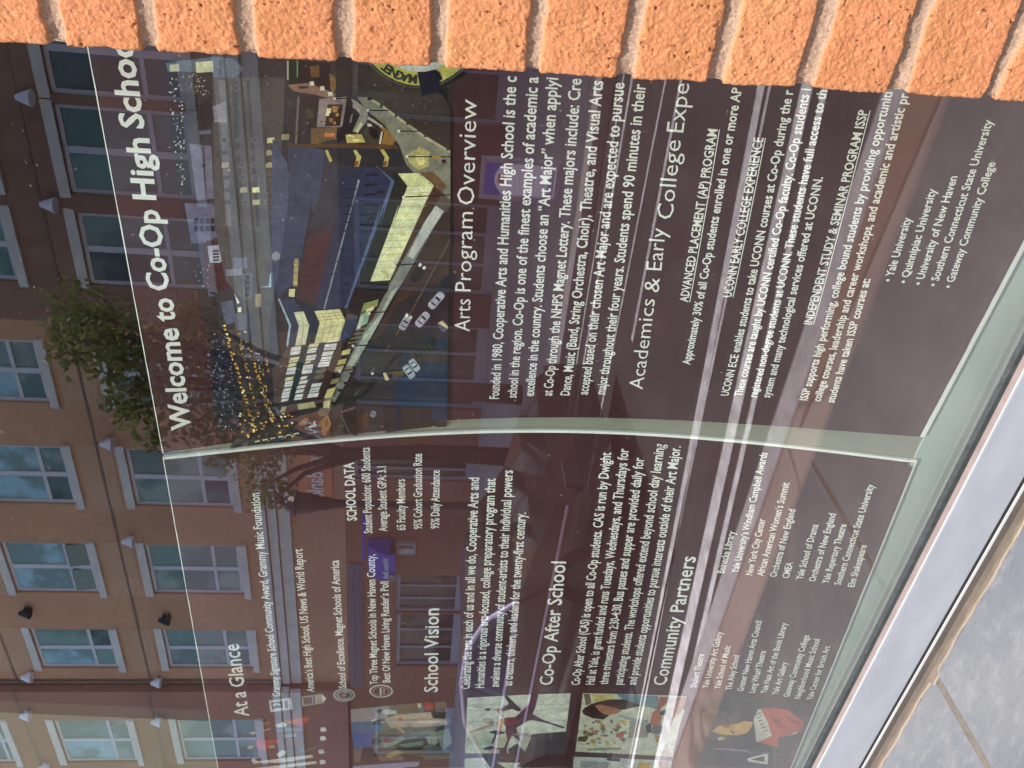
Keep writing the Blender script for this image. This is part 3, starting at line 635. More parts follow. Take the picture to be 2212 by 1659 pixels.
[122,-4135,1429,-4130,1268,-4426,1161,-4706,1259,-4706,1384,-4446,1327],
[123,-4135,1429,-4138,1413,-4446,1320,-4724,1369,-4706,1384,-4454,1341],
[124,-4130,1254,-4239,1083,-4252,947,-4406,1036,-4669,1089,-4687,1188,-4425,1133],
[3,-4286,1283,-4275,1187,-4442,1137,-4687,1188,-4706,1294,-4453,1242],
[125,-4453,1245,-4439,1136,-4449,1137,-4461,1242],
[125,-4276,1228,-4276,1219,-4443,1186,-4696,1230,-4697,1241,-4443,1196],
[126,-4264,1078,-4232,830,-4366,768,-4630,841,-4665,1096,-4406,1029],
[127,-4254,1018,-4254,1010,-4398,963,-4657,1024,-4657,1035,-4401,973],
[127,-4247,955,-4247,947,-4388,899,-4649,967,-4650,978,-4391,909],
[127,-4241,892,-4240,883,-4378,835,-4642,910,-4642,921,-4381,845],
[127,-4234,828,-4234,820,-4367,771,-4634,853,-4634,865,-4371,780],
[128,-4299,1065,-4265,814,-4275,815,-4309,1066],
[129,-4470,1045,-4431,786,-4439,786,-4478,1045],
[128,-4334,1053,-4298,799,-4309,799,-4345,1054],
[129,-4534,1062,-4496,804,-4505,804,-4543,1062],
[128,-4370,1041,-4332,783,-4342,784,-4380,1041],
[129,-4599,1079,-4563,822,-4572,822,-4608,1079],
[130,-4366,768,-4279,727,-4311,637,-4397,659,-4574,719,-4648,841,-4523,816],
[131,-4280,755,-4304,644,-4339,652,-4366,771],
[132,-4724,1371,-4687,1188,-4639,848,-4850,933,-5416,1169,-5482,1495,-5478,1567,-5013,1546],
[133,-4639,848,-4629,777,-5401,1021,-5461,1083,-5436,1185,-4850,933],
[134,-4705,1231,-4694,1167,-5469,1349,-5477,1408],
[135,-4668,1054,-4659,997,-5396,1139,-5434,1229],
[136,-4715,1328,-4700,1229,-4804,1252,-4819,1351],
[137,-4767,1334,-4752,1235,-4759,1236,-4774,1335],
[138,-4853,1350,-4839,1256,-4905,1277,-4919,1371],
[137,-4886,1355,-4872,1261,-4879,1263,-4894,1357],
[138,-4932,1367,-4918,1286,-4962,1306,-4977,1386],
[136,-4988,1387,-4974,1295,-5068,1318,-5081,1410],
[137,-5034,1393,-5021,1301,-5028,1303,-5042,1395],
[138,-5120,1410,-5106,1329,-5152,1349,-5165,1430],
[136,-5177,1421,-5164,1337,-5241,1360,-5254,1444],
[137,-5216,1427,-5202,1343,-5210,1345,-5223,1429],
[136,-5274,1442,-5261,1361,-5308,1381,-5320,1463],
[136,-5326,1461,-5314,1379,-5401,1402,-5414,1484],
[137,-5370,1467,-5358,1385,-5365,1387,-5378,1469],
[136,-5426,1474,-5414,1400,-5453,1420,-5466,1494],
[138,-4673,1141,-4657,1045,-4704,1064,-4719,1160],
[136,-4732,1158,-4717,1067,-4779,1087,-4793,1178],
[137,-4763,1162,-4748,1071,-4755,1073,-4770,1164],
[136,-4823,1176,-4808,1079,-4878,1100,-4893,1197],
[137,-4857,1181,-4843,1084,-4850,1086,-4865,1183],
[138,-4906,1191,-4891,1136,-4917,1154,-4932,1209],
[136,-4952,1222,-4938,1118,-5059,1142,-5073,1246],
[137,-5012,1228,-4998,1124,-5006,1126,-5020,1230],
[136,-5113,1252,-5099,1185,-5141,1205,-5155,1272],
[136,-5171,1270,-5157,1183,-5204,1203,-5217,1290],
[136,-5239,1296,-5226,1211,-5269,1231,-5282,1316],
[136,-5298,1311,-5285,1229,-5332,1249,-5346,1332],
[136,-5368,1330,-5355,1245,-5436,1267,-5449,1353],
[137,-5408,1336,-5396,1250,-5404,1252,-5416,1338],
[136,-4631,959,-4616,843,-4637,861,-4653,977],
[136,-4676,986,-4661,864,-4741,884,-4756,1006],
[137,-4716,991,-4701,868,-4708,870,-4723,992],
[136,-4776,1010,-4761,899,-4816,918,-4832,1029],
[136,-4846,1029,-4831,920,-4891,939,-4906,1048],
[137,-4876,1033,-4861,923,-4869,925,-4884,1034],
[136,-4915,1056,-4901,941,-4965,960,-4979,1076],
[137,-4947,1060,-4933,945,-4940,946,-4955,1062],
[136,-5213,1142,-5200,1040,-5252,1060,-5265,1163],
[136,-5277,1165,-5264,1062,-5332,1083,-5345,1186],
[137,-5311,1169,-5298,1066,-5306,1068,-5319,1171],
[136,-5357,1190,-5345,1078,-5406,1098,-5418,1211],
[139,-5019,1091,-5001,989,-5055,1003,-5069,1105],
[139,-5096,1112,-5078,1010,-5133,1024,-5147,1126],
[140,-4757,809,-4730,722,-4801,741,-4820,825],
[99,-4887,855,-4861,768,-4933,787,-4952,872],
[141,-4982,887,-4956,800,-5029,819,-5048,904],
[142,-5158,937,-5131,849,-5207,869,-5226,955],
[143,-5298,987,-5272,898,-5350,918,-5368,1005],
[144,-5364,1011,-5337,921,-5416,942,-5434,1029],
[145,-4625,549,-4621,512,-4650,515,-4654,546],
[145,-4754,596,-4750,559,-4780,562,-4784,594],
[145,-4929,679,-4925,641,-4956,644,-4960,676],
[145,-4977,713,-4973,675,-5005,679,-5008,711],
[145,-5069,747,-5065,709,-5097,713,-5101,745],
[145,-5196,810,-5193,771,-5225,775,-5229,808],
[145,-5305,875,-5302,837,-5335,841,-5339,874],
[145,-5505,961,-5503,922,-5538,926,-5540,959],
[146,-5485,1040,-5456,957,-5618,987,-5593,1045],
[147,-5512,1322,-5480,1144,-5567,1119,-5598,1313],
[148,-5565,1494,-5558,1443,-5630,1463,-5637,1514],
[149,-5840,1117,-5714,1013,-5888,973,-6088,1060,-6027,1084],
[150,-5851,1074,-5714,1013,-5888,973,-5973,1045],
[151,-5852,1060,-5747,1017,-5879,991,-5952,1041],
[152,-5654,1116,-5580,1077,-5586,955,-5663,985,-5700,1021,-5722,1084],
[153,-5820,1327,-5748,1252,-5778,1210,-5867,1260,-5873,1330],
[154,-5739,1208,-5745,1121,-5799,1124,-5792,1202],
[155,-5657,861,-5599,717,-5613,695,-5688,844],
[156,-5683,871,-5640,691,-6105,687,-6048,777,-6083,1042,-5874,968],
[157,-5697,862,-5705,849,-6033,772,-6040,781],
[158,-5895,902,-5873,825,-5888,821,-5914,898],
[159,-2140,-190,-2503,-210,-2373,36,-2118,430,-2061,550,-2010,667,-1972,784,-1826,827,-1823,479,-1969,98,-1977,-106],
[160,-3047,-239,-3860,-267,-3970,7,-4145,225,-4568,405,-4643,520,-3897,188,-3309,-78],
[161,-3860,-267,-4623,-293,-4826,274,-5435,649,-5647,882,-5619,964,-5201,763,-4568,405,-4145,225,-3970,7],
[162,-3958,-258,-4368,-280,-4502,-11,-4509,220,-4242,97],
[163,-3365,-254,-3387,-262,-4216,83,-4546,248,-4537,259,-4208,98],
[164,-4676,326,-4679,316,-4766,359,-4759,369],
[164,-4983,486,-4987,476,-5078,521,-5070,531],
[164,-5307,654,-5311,643,-5408,690,-5399,701],
[165,-4548,-289,-5854,-351,-5830,219,-5227,270,-4786,171],
[166,-4717,-298,-4913,-306,-4882,125,-4746,84],
[167,-5764,686,-5688,558,-5963,554,-6091,668],
[168,-5613,395,-5630,-164,-5992,-178,-6045,164,-6076,361],
[169,-5619,250,-5621,187,-6035,183,-6046,239],
[170,-3860,132,-3832,135,-3697,57,-3686,31,-3716,-10,-3748,-11,-3885,66,-3892,90],
[171,-3818,112,-3739,68,-3776,18,-3854,64],
[172,-3805,100,-3763,77,-3795,34,-3837,59],
[173,-3688,49,-3656,31,-3673,8,-3705,26],
[173,-3718,8,-3687,-10,-3704,-33,-3735,-15],
[174,-4452,221,-4426,227,-4300,171,-4289,149,-4315,109,-4344,104,-4471,160,-4479,180],
[171,-4412,208,-4339,176,-4371,128,-4444,161],
[175,-4401,198,-4361,182,-4389,140,-4428,158],
[176,-4293,167,-4257,151,-4273,126,-4309,142],
[176,-4319,127,-4283,111,-4299,86,-4336,102],
[177,-4392,58,-4363,59,-4235,-27,-4227,-53,-4264,-91,-4297,-90,-4427,-4,-4431,20],
[171,-4351,36,-4276,-13,-4322,-59,-4396,-8],
[178,-4340,23,-4300,-3,-4339,-42,-4379,-15],
[179,-4161,-68,-4130,-68,-3989,-163,-3979,-191,-4015,-230,-4050,-228,-4193,-132,-4199,-107],
[171,-4116,-93,-4034,-148,-4078,-194,-4160,-138],
[180,-4104,-106,-4060,-135,-4098,-175,-4141,-145],
[181,-3905,-179,-3883,-175,-3795,-229,-3790,-250,-3819,-285,-3843,-288,-3933,-234,-3934,-215],
[171,-3876,-192,-3824,-224,-3859,-266,-3911,-234],
[182,-3869,-201,-3841,-218,-3871,-254,-3898,-237],
[183,-4940,136,-4945,114,-5078,39,-5113,40,-5153,78,-5143,103,-5007,177,-4978,174],
[171,-4975,111,-5052,67,-5099,113,-5019,156],
[184,-4993,106,-5034,83,-5073,122,-5031,144],
[185,-4855,76,-4859,55,-4979,-13,-5010,-13,-5046,23,-5038,46,-4917,114,-4890,111],
[171,-4887,53,-4956,13,-4998,55,-4927,94],
[186,-4903,49,-4939,27,-4976,63,-4938,84],
[187,-4562,-66,-4558,-84,-4629,-155,-4655,-158,-4695,-134,-4697,-114,-4625,-42,-4602,-41],
[171,-4580,-89,-4620,-131,-4669,-101,-4627,-60],
[188,-4591,-95,-4612,-117,-4654,-92,-4631,-70],
[189,-4332,-212,-4331,-232,-4414,-291,-4440,-289,-4479,-253,-4478,-232,-4393,-172,-4370,-177],
[171,-4353,-232,-4401,-267,-4447,-225,-4397,-191],
[190,-4366,-236,-4391,-255,-4430,-218,-4403,-200],
[191,-4371,-179,-4343,-221,-4403,-282,-4439,-284],
[192,-5066,387,-5058,358,-5169,319,-5175,361],
[193,-5058,353,-5005,168,-5102,159,-5148,301],
[194,-5082,323,-5072,294,-5140,278,-5148,304],
[195,-5773,533,-5754,540,-5683,515,-5680,501,-5706,470,-5727,463,-5800,488,-5800,502],
[171,-5749,528,-5707,514,-5739,477,-5781,492],
[196,-5744,523,-5721,516,-5749,484,-5771,492],
[197,-4784,61,-4707,19,-4782,-20,-4860,22],
[198,-4764,41,-4687,-1,-4762,-40,-4840,2],
[197,-4745,21,-4668,-21,-4743,-60,-4821,-18],
[198,-4725,1,-4649,-40,-4723,-80,-4801,-38],
[197,-4706,-19,-4630,-60,-4704,-100,-4781,-58],
[198,-4686,-39,-4610,-80,-4684,-120,-4761,-78],
[197,-4667,-59,-4591,-100,-4665,-139,-4742,-98],
[198,-4648,-78,-4572,-119,-4645,-159,-4722,-118],
[197,-4628,-98,-4553,-139,-4626,-179,-4703,-138],
[199,-2102,822,-2082,621,-2092,621,-2111,822],
[200,-2096,831,-2095,810,-2116,811,-2118,832],
[199,-2183,538,-2170,352,-2180,352,-2193,538],
[200,-2178,548,-2176,526,-2198,526,-2199,548],
[199,-2349,264,-2335,62,-2345,61,-2359,264],
[200,-2344,274,-2342,252,-2365,251,-2366,274],
[199,-2578,185,-2556,-213,-2566,-213,-2589,185],
[200,-2572,195,-2571,173,-2594,172,-2596,194],
[199,-2971,208,-2921,-232,-2932,-233,-2983,207],
[200,-2965,218,-2964,195,-2989,194,-2990,218],
[199,-3690,280,-3664,51,-3676,50,-3703,280],
[200,-3683,291,-3682,267,-3710,267,-3711,291],
[199,-4267,532,-4235,336,-4249,336,-4280,532],
[200,-4259,543,-4258,518,-4289,518,-4289,543],
[199,-4684,700,-4668,521,-4683,521,-4699,700],
[200,-4675,711,-4675,685,-4708,686,-4708,712],
[199,-5029,848,-4995,670,-5010,670,-5045,849],
[200,-5019,860,-5019,833,-5055,835,-5054,861],
[199,-5064,502,-5013,182,-5029,182,-5080,502],
[200,-5054,513,-5054,487,-5090,487,-5090,514],
[201,-2072,538,-2069,496,-2097,496,-2098,538],
[202,-2559,-46,-2558,-122,-2576,-123,-2586,-48],
[203,-2593,-130,-2584,-167,-2622,-176,-2622,-138],
[204,-3636,1455,-3607,1414,-3632,1382,-3683,1385,-3715,1421,-3695,1456],
[204,-3635,1449,-3607,1409,-3632,1377,-3683,1380,-3714,1416,-3695,1451],
[205,-6066,1824,-6058,1770,-6076,1770,-6087,1824],
[205,-6053,1739,-6044,1685,-6063,1685,-6074,1739],
[205,-6039,1654,-6030,1599,-6049,1599,-6061,1654],
[205,-6025,1568,-6016,1514,-6035,1513,-6047,1569],
[205,-6010,1483,-6001,1428,-6020,1427,-6032,1483],
[205,-5995,1396,-5985,1341,-6005,1341,-6017,1396]],
 ('R', 'seal_emblem'):[[206,-1822,114,-1816,45,-1789,-41,-1810,-73,-1863,-100,-1892,-77,-1992,-106,-1986,-9,-2033,65,-1943,86]],
 ('L', 'stage_photo'):[[207,-10910,800,-10857,225,-10762,-632,-12252,-791,-12223,757],
[208,-11304,795,-11418,479,-11897,478,-11908,763],
[209,-10910,796,-10862,243,-11155,258,-11273,794],
[210,-11212,794,-11213,313,-11488,366,-11490,793],
[211,-11853,630,-11864,478,-12237,361,-12220,670],
[212,-11754,193,-11654,-322,-11319,-576,-11323,-710,-12252,-791,-12246,-30],
[213,-11654,-322,-11502,-470,-11792,-521,-11950,-411],
[214,-11534,-471,-11447,-659,-11802,-746,-12025,-591],
[215,-12038,-200,-11819,-406,-12066,-770,-12235,-790,-12247,-345],
[216,-10792,-253,-10762,-632,-11199,-684,-11184,-305],
[217,-10793,-271,-10828,-403,-10977,-418,-11001,-288],
[218,-10799,-420,-10805,-588,-11045,-619,-11038,-449],
[219,-11182,313,-11072,110,-11035,-374,-11189,-418,-11227,-609,-11353,-654,-11401,-313,-11385,-9,-11405,198],
[220,-11104,91,-11065,-375,-11157,-379,-11210,89],
[221,-11162,127,-11136,53,-11229,32,-11256,97],
[222,-11279,-44,-11233,-382,-11272,-574,-11342,-387],
[223,-11201,502,-11150,443,-11222,406,-11266,443],
[224,-11217,480,-11177,397,-11211,341,-11301,368,-11311,461],
[225,-11179,369,-11213,313,-11275,293,-11272,349],
[226,-11310,218,-11318,87,-11542,-13,-11540,25,-11409,123],
[227,-10963,444,-10923,371,-10970,334,-11041,388],
[228,-10999,343,-10928,279,-10981,131,-11056,129,-11062,296],
[229,-10981,140,-10877,-182,-10954,-221,-11072,110],
[230,-10818,-171,-10835,-227,-10924,-230,-10922,-183],
[231,-11670,497,-11613,384,-11712,336,-11821,402,-11766,497],
[232,-11633,327,-11608,214,-11753,212,-11746,307],
[233,-11777,326,-11755,174,-11602,62,-11573,5,-11701,2,-11822,134,-11876,306],
[234,-11588,24,-11493,-278,-11503,-489,-11578,-396,-11659,-111],
[235,-11824,96,-11749,-287,-11846,-291,-11897,-21],
[236,-12040,304,-11917,171,-11962,-23,-11979,-334,-12144,-301,-12092,13,-12193,264],
[237,-12075,285,-11954,112,-12027,-5,-12162,225]],
 ('L', 'dance_photo'):[[238,-10722,-903,-10617,-2439,-11547,-2487,-12122,-2534,-12101,-955],
[239,-11533,-938,-11548,-1601,-12119,-1647,-12101,-955],
[240,-11689,-945,-11704,-1602,-11910,-1621,-11893,-952],
[241,-11617,-1978,-11547,-2487,-12122,-2541,-12119,-1647,-12002,-1629,-11752,-1841],
[242,-11593,-1633,-11583,-1899,-11707,-1960,-12075,-1902,-11865,-1755],
[243,-10891,-920,-10891,-1395,-10900,-1395,-10901,-921],
[244,-10889,-1953,-10867,-2452,-10876,-2453,-10902,-1954],
[243,-11016,-929,-11017,-1406,-11026,-1406,-11027,-929],
[244,-11016,-1967,-10994,-2469,-11002,-2470,-11028,-1968],
[243,-11293,-947,-11295,-1429,-11304,-1430,-11304,-947],
[244,-11295,-1997,-11273,-2506,-11282,-2507,-11308,-1999],
[245,-10654,-1848,-10638,-1958,-10944,-1945,-11114,-1917,-11264,-2103,-11436,-2452,-11470,-2442,-11329,-2137,-11264,-1926,-11286,-1861,-11460,-1702,-11752,-1785,-11866,-1852,-11637,-1651,-11525,-1544,-11197,-1515,-11198,-1649,-11050,-1756,-10902,-1847],
[246,-11218,-1483,-11188,-1662,-11307,-1741,-11416,-1643,-11392,-1512],
[247,-10665,-1849,-10650,-1913,-10923,-1903,-11156,-1780,-11071,-1718,-10881,-1838],
[248,-10684,-1442,-10684,-1495,-10839,-1608,-11007,-1738,-11060,-1703,-10996,-1603,-11006,-1531,-10839,-1522],
[249,-10973,-1415,-10880,-1526,-11006,-1564,-11058,-1436],
[250,-10993,-1310,-10962,-1388,-11005,-1424,-11068,-1410,-11175,-1493,-11186,-1474,-11057,-1382],
[251,-10990,-1178,-10960,-1215,-10982,-1283,-11044,-1248,-11033,-1194],
[252,-10914,-1007,-10969,-1176,-10990,-1171,-10945,-1029],
[253,-11545,-963,-11356,-1300,-11390,-1384,-11517,-1150,-11583,-972],
[254,-11234,-1163,-11193,-1233,-11227,-1316,-11325,-1365,-11389,-1302,-11343,-1205],
[255,-11301,-1269,-11281,-1327,-11346,-1339,-11367,-1287],
[256,-11303,-1376,-11229,-1451,-11262,-1507,-11414,-1480,-11680,-1483,-11747,-1455,-11501,-1420],
[257,-11564,-1283,-11511,-1367,-11558,-1547,-11602,-1524,-11623,-1417,-11859,-1375,-11847,-1346,-11611,-1388],
[258,-11514,-1537,-11459,-1634,-11593,-1667,-11841,-1614,-12025,-1597,-12023,-1520,-11998,-1407,-11963,-1418,-11966,-1557,-11749,-1592],
[259,-11970,-1225,-11904,-1344,-11952,-1424,-12020,-1353,-12017,-1242],
[260,-12042,-1313,-12010,-1422,-12046,-1494,-12103,-1416,-12089,-1317],
[261,-11976,-1488,-11978,-1599,-12118,-1612,-12116,-1500],
[262,-11604,-1647,-11595,-1907,-11707,-1953,-11661,-1790]],
 ('L', 'sculpture_photo'):[[263,-10613,-2624,-10612,-4206,-11343,-4251,-12161,-4307,-12075,-2709],
[264,-10628,-2751,-10651,-3119,-10863,-3076,-10870,-2864],
[265,-10637,-2637,-10628,-2731,-10842,-2782,-10904,-2714],
[266,-11302,-2852,-11285,-2892,-11316,-2920,-11349,-2892],
[266,-11556,-2752,-11520,-2784,-11590,-2814,-11662,-2796],
[266,-11564,-2887,-11546,-2921,-11580,-2945,-11614,-2922],
[267,-11805,-2960,-11776,-2978,-11832,-2998,-11889,-2990],
[268,-11335,-3230,-11307,-3263,-11359,-3293,-11414,-3272],
[267,-11728,-3398,-11694,-3435,-11759,-3469,-11825,-3448],
[266,-11530,-3182,-11506,-3209,-11553,-3234,-11601,-3218],
[266,-11710,-3359,-11675,-3429,-11739,-3480,-11806,-3433],
[269,-11559,-3313,-11524,-3379,-11587,-3428,-11654,-3384],
[270,-11489,-2857,-11465,-2891,-11511,-2918,-11558,-2896],
[268,-11736,-2978,-11721,-2999,-11749,-3016,-11778,-3002],
[270,-11527,-3376,-11496,-3429,-11552,-3470,-11612,-3436],
[268,-11341,-3355,-11322,-3396,-11356,-3426,-11392,-3398],
[268,-11337,-2989,-11310,-3030,-11361,-3063,-11413,-3036],
[270,-11789,-3152,-11774,-3176,-11802,-3195,-11832,-3179],
[270,-11593,-2902,-11575,-2969,-11606,-3012,-11639,-2963],
[267,-11256,-2883,-11241,-2921,-11269,-2947,-11299,-2920],
[270,-11815,-3278,-11794,-3296,-11834,-3315,-11875,-3304],
[81,-11468,-3207,-11439,-3277,-11491,-3326,-11546,-3277],
[267,-11614,-2772,-11593,-2840,-11631,-2885,-11672,-2835],
[266,-11830,-3030,-11815,-3068,-11841,-3094,-11869,-3067],
[269,-11438,-2998,-11401,-3058,-11470,-3105,-11542,-3065],
[266,-11842,-2838,-11823,-2881,-11858,-2910,-11895,-2881],
[269,-11672,-2783,-11636,-2832,-11705,-2872,-11777,-2840],
[266,-11520,-2762,-11484,-2792,-11554,-2821,-11626,-2804],
[270,-11394,-3232,-11365,-3304,-11418,-3355,-11475,-3305],
[271,-11384,-3022,-11369,-3063,-11395,-3091,-11423,-3062],
[270,-11628,-3036,-11609,-3078,-11644,-3108,-11681,-3079],
[270,-11394,-2739,-11376,-2770,-11410,-2794,-11446,-2772],
[267,-11378,-2985,-11344,-3019,-11408,-3050,-11475,-3030],
[268,-11824,-3148,-11789,-3187,-11856,-3222,-11926,-3199],
[271,-11658,-3341,-11636,-3361,-11679,-3381,-11724,-3370],
[267,-11756,-2880,-11720,-2947,-11788,-2997,-11859,-2951],
[271,-11520,-2902,-11499,-2970,-11537,-3015,-11579,-2966],
[271,-11630,-3081,-11609,-3138,-11647,-3176,-11686,-3136],
[268,-11253,-3289,-11217,-3359,-11283,-3411,-11353,-3364],
[267,-11465,-2837,-11434,-2888,-11493,-2927,-11554,-2893],
[269,-11258,-3136,-11230,-3162,-11283,-3187,-11337,-3172],
[270,-11465,-3031,-11433,-3069,-11494,-3102,-11556,-3079],
[81,-11236,-3268,-11219,-3336,-11247,-3378,-11280,-3330],
[270,-11462,-3234,-11447,-3265,-11474,-3288,-11503,-3267],
[81,-11601,-2829,-11573,-2892,-11624,-2936,-11677,-2892],
[269,-11556,-3061,-11542,-3081,-11569,-3097,-11597,-3085],
[266,-11567,-2816,-11536,-2847,-11596,-2875,-11658,-2857],
[81,-11708,-2990,-11694,-3039,-11720,-3071,-11748,-3036],
[270,-11277,-2896,-11252,-2967,-11296,-3014,-11343,-2964],
[272,-11580,-3281,-11560,-3398,-11673,-3428,-11684,-3308],
[273,-11676,-2704,-11657,-2822,-11805,-2843,-11791,-2700],
[274,-11252,-3455,-11209,-3725,-11658,-3809,-11704,-3493],
[275,-11027,-2663,-10872,-2767,-10808,-2893,-10744,-3038,-10724,-3519,-10874,-3565,-10976,-3329,-11013,-3178,-11235,-3037,-11209,-2856,-11119,-2705],
[276,-10901,-2849,-10868,-2922,-10965,-3229,-11025,-3269,-11073,-3227,-11124,-3079,-11051,-2930],
[277,-10951,-2681,-10901,-2849,-11051,-2950,-11140,-3081,-11220,-3015,-11179,-2812],
[278,-10615,-3133,-10636,-3774,-10953,-3835,-10874,-3565,-10722,-3228],
[279,-11103,-3252,-11242,-3711,-11336,-3749,-11224,-3371],
[280,-10650,-3796,-10642,-3950,-10763,-3954,-10952,-3854,-10954,-3816],
[281,-11019,-3759,-10922,-3849,-11105,-3924,-11391,-3939,-11396,-3840,-11239,-3761],
[43,-11014,-3866,-10947,-3952,-11070,-3996,-11106,-3904],
[282,-11397,-3820,-11326,-3947,-11450,-4051,-11585,-3977,-11558,-3851],
[283,-11369,-3715,-11270,-3777,-11525,-3845,-11561,-3771],
[284,-11589,-3897,-11617,-4003,-11817,-4002,-11785,-3965],
[285,-10666,-4052,-10627,-4199,-10901,-4218,-11158,-4113,-11779,-4096,-11746,-4070,-11066,-4074],
[286,-10673,-3936,-10666,-4052,-11066,-4074,-11779,-4096,-11849,-4028,-11102,-3982],
[287,-10931,-4244,-11343,-4251,-12161,-4307,-12120,-4081,-11778,-4116,-11158,-4113],
[288,-11988,-2870,-11940,-3432,-12007,-3444,-12038,-2918]],
 ('L', 'portrait_photo'):[[289,-10626,-4462,-10486,-5338,-10585,-4971,-10720,-6000,-11135,-6156,-11864,-6190,-12393,-5944,-12429,-5342,-12355,-5599,-12338,-4647,-11425,-4530],
[290,-11229,-4547,-11007,-4547,-10892,-4630,-10881,-4785,-11010,-4975,-11161,-5112,-11484,-5171,-11657,-5071,-11686,-4873,-11580,-4686],
[291,-11458,-4790,-11306,-4866,-11263,-5036,-11214,-5286,-11175,-5376,-11304,-5390,-11472,-5352,-11532,-5204,-11529,-4979],
[292,-11287,-4921,-11256,-5035,-11328,-5042,-11350,-4946],
[293,-11318,-5191,-11312,-5280,-11350,-5290,-11356,-5201],
[294,-11390,-5088,-11484,-5171,-11502,-5145,-11424,-5076],
[295,-11244,-5134,-11154,-5236,-11177,-5386,-11380,-5376,-11458,-5229,-11494,-5196],
[296,-11112,-5369,-10849,-5373,-10859,-5457,-11322,-5716,-11688,-5923,-11678,-5559,-11307,-5441],
[109,-10981,-5356,-10927,-5424,-10942,-5432,-11000,-5365],
[109,-11063,-5402,-11009,-5470,-11024,-5478,-11082,-5411],
[109,-11146,-5449,-11091,-5517,-11107,-5525,-11165,-5458],
[109,-11230,-5496,-11174,-5564,-11191,-5572,-11249,-5505],
[109,-11314,-5543,-11258,-5611,-11275,-5620,-11334,-5552],
[109,-11399,-5591,-11343,-5659,-11360,-5668,-11419,-5600],
[297,-10830,-5408,-10797,-5634,-10846,-5852,-11101,-6167,-11373,-6196,-11475,-6054,-11534,-5880,-11811,-5946,-11692,-5605,-11490,-5762,-11161,-5610],
[298,-10965,-5577,-11083,-5775,-11276,-5891,-11282,-5810,-11091,-5653],
[299,-10945,-5839,-11134,-6103,-11202,-6123,-11105,-5926],
[300,-11440,-6055,-11373,-6153,-11424,-6168,-11475,-6076],
[301,-12142,-5530,-12020,-5756,-11961,-5837,-12284,-5914,-12231,-5574],
[302,-12156,-5598,-12053,-5798,-12215,-5841,-12174,-5614],
[303,-11887,-4920,-11904,-5483,-11945,-5493,-11921,-4928],
[254,-11617,-4908,-11579,-4991,-11642,-5047,-11698,-4958],
[155,-11928,-5219,-12007,-6166,-12022,-6170,-11949,-5224],
[155,-11762,-5879,-11761,-5892,-12391,-6067,-12391,-6049]],
 ('L', 'dancers_photo'):[[304,-12033,2291,-11988,2242,-12076,2193,-12070,2082,-12041,1876,-11987,1388,-12055,1372,-12124,1694,-12152,1920,-12118,2103,-12136,2253],
[305,-12252,2261,-12157,1337,-12226,1321,-12296,1853],
[306,-11923,1906,-11833,1827,-11856,1755,-11935,1777,-12024,1875],
[307,-11559,2201,-11537,2101,-11562,1994,-11560,1848,-11624,1843,-11658,1982,-11796,2045,-11804,2137,-11718,2195],
[308,-11690,2320,-11665,2245,-11715,2222,-11766,2298],
[309,-11349,2266,-11325,2193,-11360,2151,-11416,2218],
[250,-11703,2012,-11679,1928,-11761,1915,-11768,2007],
[310,-11200,1882,-11134,1771,-11185,1711,-11258,1741,-11264,1849],
[311,-11309,1870,-11258,1741,-11341,1492,-11372,1493,-11367,1729,-11387,1857],
[312,-11440,1787,-11425,1605,-11504,1590,-11519,1773],
[313,-11100,1813,-11097,1679,-11060,1570,-11038,1408,-11120,1402,-11234,1488,-11236,1578,-11157,1682],
[314,-11110,1698,-11145,1646,-11187,1684],
[315,-11601,1741,-11598,1595,-11649,1560,-11699,1710],
[316,-11741,1601,-11862,1514,-11725,1239,-11757,1231,-11928,1498,-11873,1570],
[317,-11319,1243,-11305,1181,-11369,1153,-11412,1165,-11418,1239],
[317,-11536,1254,-11522,1191,-11588,1163,-11631,1175,-11638,1250],
[317,-11869,1288,-11855,1224,-11922,1196,-11967,1209,-11974,1284],
[317,-12142,1278,-12128,1213,-12197,1185,-12243,1198,-12250,1274],
[318,-11139,2056,-11119,1948,-11149,1941,-11185,2050],
[319,-11291,2066,-11270,1957,-11301,1959,-11338,2051]],
 ('L', 'cropped_photo'):[[320,-12340,777,-12295,-11,-12293,-257,-12411,-232,-12432,-15,-12605,-19,-12545,779]],
 ('L', 'cropped_photo '):[[321,-12242,-960,-12220,-1425,-12353,-1493,-12623,-1687,-12602,-976],
[322,-12204,-1243,-12185,-1436,-12476,-1631,-12621,-1601,-12470,-1375],
[323,-12352,-1471,-12383,-1863,-12480,-1887,-12624,-1744]],
 ('L', 'cropped_photo  '):[[324,-12211,-2701,-12276,-4320,-12638,-4372,-12684,-2751],
[325,-12313,-2824,-12356,-3285,-12518,-3300,-12505,-2841],
[326,-12239,-3245,-12247,-3463,-12334,-3468,-12305,-3256],
[327,-12341,-3770,-12334,-3956,-12652,-4016,-12659,-3827],
[328,-12276,-4091,-12285,-4280,-12532,-4309,-12503,-4156]],
 ('L', 'award_logo'):[[329,-10617,1937,-10577,1627,-10842,1617,-10893,1930],
[330,-10663,1905,-10647,1753,-10793,1752,-10815,1903],
[331,-10694,1886,-10685,1825,-10718,1774,-10753,1776,-10727,1836,-10773,1888],
[332,-10635,1726,-10628,1673,-10814,1674,-10822,1722]],
 ('L', 'award_logo '):[[333,-10562,1484,-10527,1195,-10638,1136,-10741,1192,-10794,1482],
[334,-10593,1461,-10579,1337,-10739,1336,-10759,1454],
[335,-10566,1323,-10562,1298,-10756,1297,-10760,1322],
[336,-10527,1195,-10638,1136,-10741,1192]],
